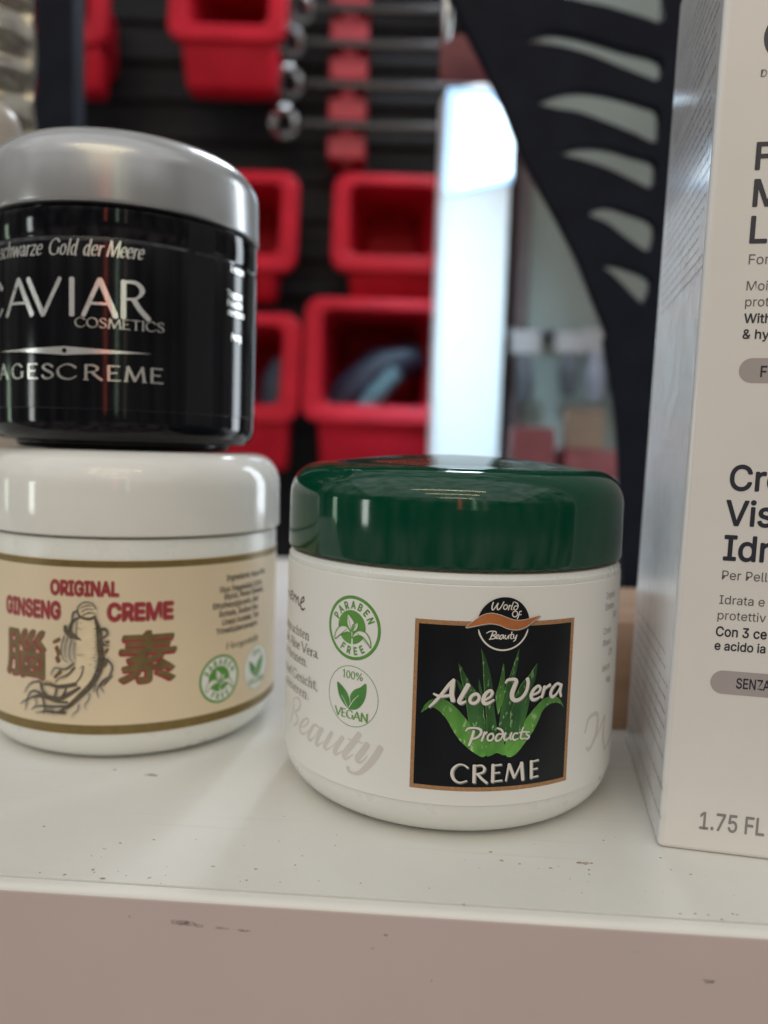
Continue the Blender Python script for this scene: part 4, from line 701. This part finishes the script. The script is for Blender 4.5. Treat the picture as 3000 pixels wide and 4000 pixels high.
def pill(x0, z0, z1):
    bm = bmesh.new(); r = (z1 - z0) / 2; cz = (z0 + z1) / 2; x1 = 40.0
    pts = [(x0 + r - r * math.cos(t), cz + r * math.sin(t)) for t in [math.pi / 2 * (-1 + 2 * i / 14) for i in range(15)]]
    pts += [(x1 + r * math.cos(t), cz + r * math.sin(t)) for t in [math.pi / 2 * (1 - 2 * i / 14) for i in range(15)]]
    add_poly(bm, [[(x * MMS, z * MMS) for x, z in pts]]); lay("pill_print", bm, FB, M["carton_pill"], BX, 40 * E6)
pill(8.5 - 1.36, 85.05, 89.3); pill(7.2 - .5, 29.85, 34.1)
bl("pill_lettering", [("F", 12.05 - 1.36, 86.1, 1.85, None, 0.014, .85), ("SENZA", 11.55 - .48, 31.1, 1.8, 5.6, 0.014, 1)], "carton_ink")
bl("volume_lettering", [("1.75 FL", 7.0 - .07, 4.55, 3.15, 10.9, 0.012, 1)], "carton_num")
bm = bmesh.new(); add_disc(bm, (9.9 + 1.0) * MMS, 0.1425, 0.0042, 0, 40); lay("logo_disc", bm, FB, M["carton_ink"], BX, 40 * E6)
bm = bmesh.new()
SBF = Flat((0, BD, 0), (0, -1, 0), (-1, 0, 0), (lean, 0, 1))
zz = 163.0
rnd = random.Random(3)
while zz > 4:
    x = 6.0
    end = rnd.uniform(48, 57) if 46 < zz or zz < 36 else 0
    if 38 < zz < 104 or 140 < zz < 143: end = 0
    if zz < 36 and rnd.random() < 0.35: end = 0
    while x < end:
        w = rnd.uniform(1.2, 4.6)
        x1 = min(x + w, end)
        h0 = 0.0
        xx = x
        while xx < x1:
            hh = rnd.choice((0.5, 0.5, 0.72)); ww = rnd.uniform(.30, .55)
            q = [bm.verts.new((a * MMS, b_ * MMS, 0)) for a, b_ in ((xx, zz), (xx + ww, zz), (xx + ww, zz + hh), (xx, zz + hh))]; bm.faces.new(q); xx += ww + 0.16
        x = x1 + 0.8
    zz -= 2.15 if zz > 46 else 2.6
lay("side_small_print", bm, SBF, M["carton_fine"], BX, 60 * E6)

# ------------------------------------------------------------------ wooden block behind the green-lidded jar
WB = thing("wooden_block", "brown wooden block behind the green-lidded jar", "block", (0.079, 0.2285, 0), 0.05)
bm = bmesh.new(); box_bm(bm, -0.021, 0.040, -0.0265, 0.0265, 0, 0.0290, 0.0009, 3)
o = from_bm("block", bm, M["wood"], WB, 40)

# ------------------------------------------------------------------ black slotted bracket
FAN = thing("slotted_bracket", "black plastic bracket with curved slots standing behind the carton", "bracket", (0.14, 0.402, 0))
def fill_plate(name, outline, holes, y0, th, mt, parent, origin, bev=0.0006):
    c = bpy.data.curves.new(name, 'CURVE'); c.dimensions = '2D'; c.fill_mode = 'BOTH'; c.extrude = th / 2; c.bevel_depth = bev; c.bevel_resolution = 1
    for loop in [outline] + holes:
        s = c.splines.new('POLY'); s.points.add(len(loop) - 1); s.use_cyclic_u = True
        for p, (x, z) in zip(s.points, loop): p.co = (x - origin[0], z - origin[2], 0, 1)
    o = bpy.data.objects.new(name, c); COL.objects.link(o); bpy.context.view_layer.update()
    me = bpy.data.meshes.new_from_object(o.evaluated_get(bpy.context.evaluated_depsgraph_get()))
    bpy.data.objects.remove(o); bpy.data.curves.remove(c)
    me.transform(Matrix(((1, 0, 0, 0), (0, 0, -1, y0 - origin[1]), (0, 1, 0, 0), (0, 0, 0, 1))))
    return link(name, me, mt, parent)
def open_curve(pts, n=4):
    o = []
    for i in range(len(pts) - 1):
        a = Vector(pts[max(i - 1, 0)]); b = Vector(pts[i]); c = Vector(pts[i + 1]); d = Vector(pts[min(i + 2, len(pts) - 1)])
        for k in range(n):
            t = k / n; o.append(tuple(0.5 * ((2 * b) + (c - a) * t + (2 * a - 5 * b + 4 * c - d) * t * t + (3 * b - a - 3 * c + d) * t ** 3)))
    return o + [tuple(pts[-1])]
edge = open_curve([(x * MMS, z * MMS) for x, z in FAN_EDGE])
edge[-1] = (edge[-1][0], 0.0006)
outl = edge + [(0.172, 0.0006), (0.185, 0.12), (0.187, 0.36), (0.02, 0.36)]
holes = [smooth_loop([(x * MMS, z * MMS) for x, z in s], 3) for s in SLOTS[1:]]
h0 = [(x * MMS, min(z * MMS, 0.345)) for x, z in SLOTS[0]]; holes.append(h0)
fill_plate("plate", outl, holes, 0.402, 0.006, M["black_plastic"], FAN, (0.14, 0.402, 0))
box("foot", (-0.016, 0.031, -0.012, 0.020, 0.0, 0.0035), M["black_plastic"], FAN, 0.0006)

# ------------------------------------------------------------------ white post
PO = thing("post", "white square post with a glowing daylight lamp panel near its top", "post", (0.0865, 0.934, -0.30), math.radians(9))  # lamp panel: glowing plate standing in for daylight on the post
bm = bmesh.new(); box_bm(bm, -0.0395, 0.0395, -0.034, -0.002, 0.0, 0.780, 0.0055, 4)
for v in bm.verts:
    if v.co.z > 0.6: v.co.z += 0.35 * v.co.x
from_bm("post_body", bm, M["post_white"], PO, 40)
M["daylight_glow"] = emit("daylight_glow", (0.62, 0.84, 1.0), 3.2); M["glare_fringe"] = emit("glare_fringe", (0.16, 0.52, 1.0), 1.1)  # emission stands in for daylight on the post and its blue glare
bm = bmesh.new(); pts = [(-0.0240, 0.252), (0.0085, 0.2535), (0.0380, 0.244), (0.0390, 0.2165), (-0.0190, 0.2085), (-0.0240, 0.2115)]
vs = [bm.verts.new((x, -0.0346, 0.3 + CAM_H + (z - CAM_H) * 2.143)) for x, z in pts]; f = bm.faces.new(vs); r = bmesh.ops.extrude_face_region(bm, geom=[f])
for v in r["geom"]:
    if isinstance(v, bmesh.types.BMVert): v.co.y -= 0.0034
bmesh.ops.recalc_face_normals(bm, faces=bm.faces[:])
from_bm("daylight_patch", bm, M["daylight_glow"], PO)  # glowing plate in the shape of the overexposed daylight patch
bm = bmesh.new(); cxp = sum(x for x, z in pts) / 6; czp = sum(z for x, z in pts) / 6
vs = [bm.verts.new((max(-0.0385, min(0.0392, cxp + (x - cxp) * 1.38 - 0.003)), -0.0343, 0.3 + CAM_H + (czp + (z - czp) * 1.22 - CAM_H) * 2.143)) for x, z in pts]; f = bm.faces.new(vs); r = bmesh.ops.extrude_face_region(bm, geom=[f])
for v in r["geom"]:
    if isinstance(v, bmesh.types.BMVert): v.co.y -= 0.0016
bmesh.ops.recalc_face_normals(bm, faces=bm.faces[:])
from_bm("glare_fringe", bm, M["glare_fringe"], PO)  # blue glare round the bright patch, added as a glowing plate
box("seam_strip", (-0.0320, -0.0295, -0.0358, -0.0338, 0.10, 0.650), M["post_white"], PO, 0.0006)

# ------------------------------------------------------------------ red bins on the louvred panel
def rrect(x0, x1, z0, z1, r, n=5):
    o = []
    for cx, cz, a in ((x1 - r, z1 - r, 0), (x0 + r, z1 - r, 90), (x0 + r, z0 + r, 180), (x1 - r, z0 + r, 270)):
        for i in range(n + 1): t = math.radians(a + 90 * i / n); o.append((cx + r * math.cos(t), cz + r * math.sin(t)))
    return o
def bridge(bm, loops, close_last=False):
    R = [[bm.verts.new(p) for p in l] for l in loops]
    for a, b in zip(R, R[1:]):
        for i in range(len(a)): j = (i + 1) % len(a); bm.faces.new((a[i], a[j], b[j], b[i]))
    if close_last: bm.faces.new(R[-1])
BL = ["red bin at the left edge beside the black upright", "red bin above the black jar, left of the spanners", "red bin right behind the black jar's silver lid", "red bin under the spanner rack, left of the white post", "red bin low behind the black jar holding a blue item", "lowest red bin holding a dark teal tool, left of the post"]
def make_bin(b, label, y_back=1.1425):
    x0, x1, z0, z1, bx0, bx1, bz, Y = b
    x0, x1, z0, z1, bx0, bx1, bz = (v * MMS for v in (x0, x1, z0, z1, bx0, bx1, bz))
    cx = (x0 + x1) / 2
    t = thing("storage_bin", label, "bin", (cx, Y, bz), 0, "red storage bins on the black panel")
    def L(loop, y): return [(x - cx, y - Y, z - bz) for x, z in loop]
    lip = 0.022; w = x1 - x0
    bm = bmesh.new()
    o1 = rrect(x0, x1, z0, z1, 0.020); i1 = rrect(x0 + lip, x1 - lip, z0 + lip, z1 - lip * .7, 0.012)
    tilt = lambda lp, y: [(x - cx, y - Y + (z - (z0 - bz) if False else 0) + 0.20 * (z - z0), z - bz) for x, z in lp]
    back = rrect(x0 + lip * 1.9, x1 - lip * 1.9, z0 + lip * 1.2, z1 - lip, 0.012)
    rim = [tilt(o1, Y + 0.014), tilt(o1, Y + 0.002), tilt(rrect(x0 + .002, x1 - .002, z0 + .002, z1 - .002, .019), Y), tilt(rrect(x0 + lip - .002, x1 - lip + .002, z0 + lip - .002, z1 - lip * .7 + .002, .013), Y), tilt(i1, Y + 0.002), tilt(i1, Y + 0.014)]
    bridge(bm, rim); from_bm("rim", bm, M["bin_red"], t, 40)
    bm = bmesh.new(); bridge(bm, [tilt(i1, Y + 0.012), L(back, y_back - 0.004)], True)
    bridge(bm, [tilt(rrect(x0 + lip * .6, x1 - lip * .6, z0 + lip * .4, z1 - lip * .4, 0.012), Y + 0.012), L(rrect(x0 + lip * 1.4, x1 - lip * 1.4, z0 + lip * .8, z1 - lip * .6, 0.012), y_back)], True)
    from_bm("tub", bm, M["bin_red"], t, 40)
    bm = bmesh.new()   # narrower body below the rim
    n = 6
    q = [[(bx0 + (x0 - bx0) * 0 + 0.002, z0 + 0.002), (bx1 - 0.002, z0 + 0.002), (bx1 - 0.006, bz), (bx0 + 0.006, bz)]]
    vs_f = [bm.verts.new((x - cx, 0.006 if k < 2 else 0.020, z - bz)) for k, (x, z) in enumerate(q[0])]
    vs_b = [bm.verts.new((x - cx, 0.055, z - bz)) for x, z in q[0]]
    bm.faces.new(vs_f); bm.faces.new(vs_b[::-1])
    for i in range(4): j = (i + 1) % 4; bm.faces.new((vs_f[j], vs_f[i], vs_b[i], vs_b[j]))
    bmesh.ops.recalc_face_normals(bm, faces=bm.faces[:])
    bmesh.ops.bevel(bm, geom=bm.edges[:], offset=0.006, segments=3, profile=0.5, affect='EDGES')
    from_bm("lower_body", bm, M["bin_red"], t, 40)
    return t
for b, l in zip(BINS, BL): make_bin(b, l)
# things kept in the lowest bins
def tube_pts(bm, pts, rad, n=12):
    R = []
    for i, p in enumerate(pts):
        p = Vector(p); d = (Vector(pts[min(i + 1, len(pts) - 1)]) - Vector(pts[max(i - 1, 0)])).normalized()
        u = d.cross(Vector((0, 1, 0.01))).normalized(); v = d.cross(u); r = rad[i] if isinstance(rad, (list, tuple)) else rad
        R.append([bm.verts.new(p + u * r * math.cos(2 * math.pi * k / n) + v * r * math.sin(2 * math.pi * k / n)) for k in range(n)])
    for a, b in zip(R, R[1:]):
        for k in range(n): j = (k + 1) % n; bm.faces.new((a[k], a[j], b[j], b[k]))
    bm.faces.new(R[0][::-1]); bm.faces.new(R[-1])
TL = thing("hand_tool", "dark teal and navy tool leaning in the lowest red bin", "tool", (-0.035, 0.990, 0.108), 0)
bm = bmesh.new(); tube_pts(bm, [(-0.040, 0.02, 0.006), (-0.012, 0.022, 0.034), (0.028, 0.026, 0.066), (0.075, 0.030, 0.086)], [0.016, 0.026, 0.030, 0.018], 14); from_bm("grip", bm, M["navy"], TL, 60)
bm = bmesh.new(); tube_pts(bm, [(0.0, -0.014, 0.004), (0.020, -0.012, 0.030), (0.046, -0.006, 0.060)], [0.010, 0.014, 0.012], 12); from_bm("handle_cover", bm, M["teal"], TL, 60)
bm = bmesh.new(); tube_pts(bm, [(0, 0, 0.0), (0.004, 0, 0.03), (0.002, 0, 0.062), (0.006, 0, 0.084)], [0.022, 0.026, 0.020, 0.010], 14)
o = from_bm("spray_bottle", bm, M["navy"], None, 60); o.location = (-0.140, 0.992, 0.096); tag(o, "dark blue bottle in the low bin behind the black jar", "bottle")

# ------------------------------------------------------------------ spanners in their red rack
RZ0 = 0.450
RK = thing("spanner_rack", "red notched spanner rack on the black panel above the bins", "rack", (RAIL[2][0] * MMS, 1.085, RZ0))
bm = bmesh.new(); tube = [(-0.006, 0.0), (0.006, 0.0), (0.0092, 0.020), (0.0092, 0.27), (-0.0092, 0.27), (-0.0092, 0.020)]
vs = [bm.verts.new((x, -0.004, z)) for x, z in tube]; f = bm.faces.new(vs); r = bmesh.ops.extrude_face_region(bm, geom=[f])
for v in r["geom"]:
    if isinstance(v, bmesh.types.BMVert): v.co.y += 0.068
bmesh.ops.recalc_face_normals(bm, faces=bm.faces[:]); from_bm("spine", bm, M["rack_red"], RK)
for x, z in RAIL:
    box("notch_block", (-0.025, 0.025, -0.012, 0.040, z * MMS - RZ0 - 0.0150, z * MMS - RZ0 + 0.0150), M["rack_red"], RK, 0.003)
SL = ["highest", "second from the top", "third from the top", "lowest"]
for k, ((x, z), (xe, ze)) in enumerate(zip(RINGS, SHAFT_END)):
    x, z, xe, ze = (v * MMS for v in (x, z, xe, ze))
    sp = thing("spanner", "%s chrome spanner lying across the red rack" % SL[k], "spanner", (x, 1.066, z), 0, "chrome spanners in the red rack")
    bm = bmesh.new()
    prof = [(0.0115, -0.007), (0.018, -0.0084), (0.0212, -0.0044), (0.0212, 0.0044), (0.018, 0.0084), (0.0115, 0.007)]
    R = [[bm.verts.new((r * math.cos(2 * math.pi * i / 28), y, r * math.sin(2 * math.pi * i / 28))) for i in range(28)] for r, y in prof]
    for a, b in zip(R, R[1:] + R[:1]):
        for i in range(28): j = (i + 1) % 28; bm.faces.new((a[i], a[j], b[j], b[i]))
    bmesh.ops.recalc_face_normals(bm, faces=bm.faces[:]); o = from_bm("ring_end", bm, M["chrome"], sp, 40); o.rotation_euler = (0.35, 0, 0.6)
    L = xe + 0.06 - x
    bm = bmesh.new(); box_bm(bm, 0.018, L, -0.003, 0.003, -0.0052, 0.0052, 0.0024, 3); o = from_bm("shaft", bm, M["dark_steel"], sp, 40); o.rotation_euler = (0, -math.atan2(ze - z, L), 0)

# ------------------------------------------------------------------ upright, foil pouch and bottle at the left edge
up_ = box("upright", (-0.2010, -0.1790, 0.450, 0.468, -0.02, 0.55), M["black_plastic"], None, 0.002); tag(up_, "black upright bar behind the silver lid, left of the bins", "upright")
FP = thing("foil_pouch", "crinkled brownish foil pouch standing in the top left corner", "pouch", (-0.172, 0.300, 0))
bm = bmesh.new(); nx, nz = 40, 150; G_ = []
rn = random.Random(11); ph = [rn.uniform(0, 6.28) for _ in range(14)]
for side in (-1, 1):
    g = []
    for j in range(nz + 1):
        row = []
        for i in range(nx + 1):
            u = i / nx; z = 0.268 * j / nz; e = min(u, 1 - u); ed = min(1, e * 9) * min(1, min(j, nz - j) / 8)
            x = -0.0385 + 0.077 * u + 0.0006 * math.sin(z * 210 + 1)
            a = z * 2 * math.pi / 0.0135
            rip = 0.0021 * math.sin(a + 1.1 * math.sin(z * 61 + ph[0]) + 0.9 * math.sin(u * 5 + ph[1]) + 1.3 * (1 - min(1, (1 - u) * 6)) * math.sin(z * 90)) + 0.0009 * math.sin(2.3 * a + u * 9 + ph[2]) + 0.0005 * math.sin(u * 40 + z * 300)
            y = side * (0.0004 + (0.010 * math.sin(math.pi * u) ** 0.5 * min(1, j / 25) + rip * 0.9) * ed)
            row.append(bm.verts.new((x, y, z)))
        g.append(row)
    G_.append(g)
    for j in range(nz):
        for i in range(nx): bm.faces.new((g[j][i], g[j][i + 1], g[j + 1][i + 1], g[j + 1][i]))
for j in range(nz):
    for i in (0, nx): bm.faces.new((G_[0][j][i], G_[1][j][i], G_[1][j + 1][i], G_[0][j + 1][i]))
for i in range(nx):
    for j in (0, nz): bm.faces.new((G_[0][j][i], G_[0][j][i + 1], G_[1][j][i + 1], G_[1][j][i]))
bmesh.ops.recalc_face_normals(bm, faces=bm.faces[:]); from_bm("pouch", bm, M["foil"], FP, 80)
BT = thing("bottle", "bottle with a cream domed cap peeking over the silver lid", "bottle", (-0.1350, 0.272, 0))
lathe("bottle_body", [(0, 0), (0.015, 0), (0.0162, 0.0015), (0.0162, 0.120), (0.0150, 0.130), (0.0075, 0.140), (0.0075, 0.160), (0, 0.160)], M["cap_cream"], BT, 48)
lathe("cap", [(0.0075, 0.160), (0.0084, 0.1602), (0.0086, 0.174)] + arc(0, 0.1740, 0.0086, 0.0090, 0, 90, 10), M["cap_cream"], BT, 48)

# ------------------------------------------------------------------ goods on a ledge at the back right
LD = box("ledge", (0.112, 0.60, 0.70, 0.948, 0.036, 0.050), M["wall_grey"], None, 0.001); tag(LD, "grey ledge on the back wall behind the green lid", "ledge")
def carton_small(name, label, cat, x0, x1, y0, y1, z0, z1, mt, lidc=None, rz=0):
    t = thing(name, label, cat, ((x0 + x1) / 2, (y0 + y1) / 2, z0), rz)
    w, dd, h = x1 - x0, y1 - y0, z1 - z0
    box("carton_body", (-w / 2, w / 2, -dd / 2, dd / 2, 0, h * 0.88), M[mt], t, 0.0012)
    box("flap", (-w / 2 + .001, w / 2 - .001, -dd / 2 + .001, dd / 2 - .001, h * 0.881, h), M[lidc or mt], t, 0.001)
    return t
carton_small("small_carton", "small red carton beside the white post behind the green lid", "carton", 0.119, 0.158, 0.735, 0.775, 0.0502, 0.097, "red_card")
carton_small("small_carton", "wide red carton behind the green lid's right end", "carton", 0.164, 0.216, 0.735, 0.780, 0.0502, 0.078, "red_card", None, 0.15)
carton_small("small_carton", "tan box standing on the wide red carton", "carton", 0.170, 0.205, 0.742, 0.772, 0.0783, 0.116, "tan_card", None, -0.1)
pegs = thing("peg_rail", "dark rail with hanging goods on the back wall", "rail", (0.18, 0.94, 0.215))
box("rail", (-0.07, 0.40, -0.004, 0.009, -0.004, 0.004), M["dark_grip"], pegs, 0.001)
for k, (x, zt, zb, mt, mc, lab) in enumerate(((0.155, 0.200, 0.130, "dark_grip", "pale_card", "dark hanging pack with a pale header beside the white post"), (0.205, 0.200, 0.140, "dark_grip", "pale_card", "dark hanging pack behind the middle of the gap"), (0.236, 0.204, 0.135, "lavender", "pale_card", "lavender hanging pack right of the dark ones"), (0.259, 0.203, 0.143, "dark_grip", "pale_card", "dark hanging pack next to the bracket's edge"))):
    t = thing("hanging_pack", lab, "pack", (x, 0.905, zb), 0.1 * (k - 1.5), "packs hanging on the back wall")
    h = zt - zb
    bm = bmesh.new(); tube_pts(bm, [(0, 0, 0), (0.001, 0, h * .25), (-0.001, 0, h * .6), (0, 0, h * .8)], [0.007, 0.011, 0.009, 0.006], 10); from_bm("pack_body", bm, M[mt], t, 60)
    box("header_card", (-0.0165, 0.0165, -0.002, 0.0005, h * .8, h + 0.012), M[mc], t, 0.0004)
    box("hook", (-0.0012, 0.0012, -0.001, 0.030, h + 0.0121, h + 0.0145), M["chrome"], t)

# red card and chrome rod above the post
rc_ = box("red_card", (0.0255, 0.064, 0.500, 0.506, 0.2995, 0.326), M["red_card"], None, 0.001); tag(rc_, "red card above the top of the white post", "card")
bm = bmesh.new(); tube_pts(bm, [(0, 0, 0), (0, 0, 0.01), (0, 0, 0.11)], [0.0018, 0.0032, 0.0032], 14)
o = from_bm("rod", bm, M["chrome"], None, 60); o.location = (0.0262, 0.452, 0.298); tag(o, "thin chrome rod hanging above the white post", "rod")

# ------------------------------------------------------------------ crumbs and grime on the shelf
bm = bmesh.new(); rn = random.Random(5)
def fleck(x, y, r, el=1.0, h=0.00025, a0=None):
    a0 = rn.uniform(0, 3.14) if a0 is None else a0; n = 7; z = 0.00001
    ring = []
    for i in range(n):
        t = 2 * math.pi * i / n; q = r * rn.uniform(.6, 1.15); px, py = q * el * math.cos(t), q * math.sin(t)
        ring.append(bm.verts.new((x + px * math.cos(a0) - py * math.sin(a0), y + px * math.sin(a0) + py * math.cos(a0), z)))
    c = bm.verts.new((x, y, z + h))
    for i in range(n): bm.faces.new((ring[i], ring[(i + 1) % n], c))
for x, y, r, el in [(-54.92, 124.26, 0.181, 1), (-50.71, 123.87, 0.267, 1.4), (-46.65, 125.68, 0.356, 1), (-46.17, 124.99, 0.236, 1), (-44.17, 123.21, 0.29, 2), (-48.56, 130.06, 0.154, 1), (-45.13, 134.67, 0.189, 2), (-61.01, 139.82, 0.27, 1), (-48.27, 163.92, 0.757, 2.2), (-56.95, 165.93, 0.389, 1), (-17.43, 146.77, 0.164, 1), (-17.15, 137.14, 0.153, 1), (-19.76, 127.52, 0.229, 1.5), (-20.71, 124.03, 0.251, 1), (-21.67, 123.62, 0.139, 1), (-1.89, 124.22, 0.165, 1), (-6.82, 140.13, 0.124, 1), (-6.88, 136.29, 0.181, 1), (-12.43, 132.31, 0.147, 1), (-13.29, 129.18, 0.144, 1.5), (-39.61, 136.28, 0.189, 2), (-27.12, 127.96, 0.145, 3), (-36.68, 123.79, 0.143, 3), (-40.65, 124.26, 0.145, 1), (-42.39, 125.44, 0.147, 1), (-34.25, 124.63, 0.115, 1), (-15.12, 123.66, 0.138, 1), (-47.24, 132.5, 0.125, 4), (22.68, 132.91, 0.328, 1.6), (21.1, 135.76, 0.243, 2), (25.66, 131.93, 0.179, 2), (36.45, 132.97, 0.427, 1.8), (37.45, 132.88, 0.459, 1.8), (38.48, 132.94, 0.307, 1.5), (37.16, 129.23, 0.208, 1), (37.55, 130.75, 0.241, 1.4), (33.47, 127.56, 0.117, 1), (30.91, 130.87, 0.208, 2.2), (28.76, 130.59, 0.118, 1), (32.47, 131.58, 0.15, 1), (42.98, 141.37, 0.196, 1), (36.31, 126.87, 0.117, 1), (34.48, 123.44, 0.142, 1), (57.19, 118.88, 0.205, 1), (57.8, 118.6, 0.146, 2.5), (53.12, 118.35, 0.115, 4), (51.19, 118.56, 0.114, 4), (48.76, 118.42, 0.113, 3), (54.83, 117.22, 0.143, 3), (52.09, 131.62, 0.125, 2), (14.66, 119.06, 0.159, 1.5), (9.38, 123.36, 0.137, 1), (51.67, 135.65, 0.193, 2), (55.01, 130.3, 0.125, 3)]:
    fleck(x * MMS, y * MMS, r * MMS, el, 0.0001 + r * MMS * 0.25, rn.uniform(-0.3, 0.3))
for k in range(30):
    fleck(rn.uniform(-0.085, 0.075), 0.121 + abs(rn.gauss(0, 0.012)), rn.uniform(0.00004, 0.00009), rn.uniform(1, 3), 0.00006)
DU = from_bm("dust", bm, mat("dust", (0.36, 0.30, 0.245), 0.8, var=0.5, scale=800), None); tag(DU, "brown crumbs and specks of dirt scattered on the white shelf", "dust", None, "stuff")
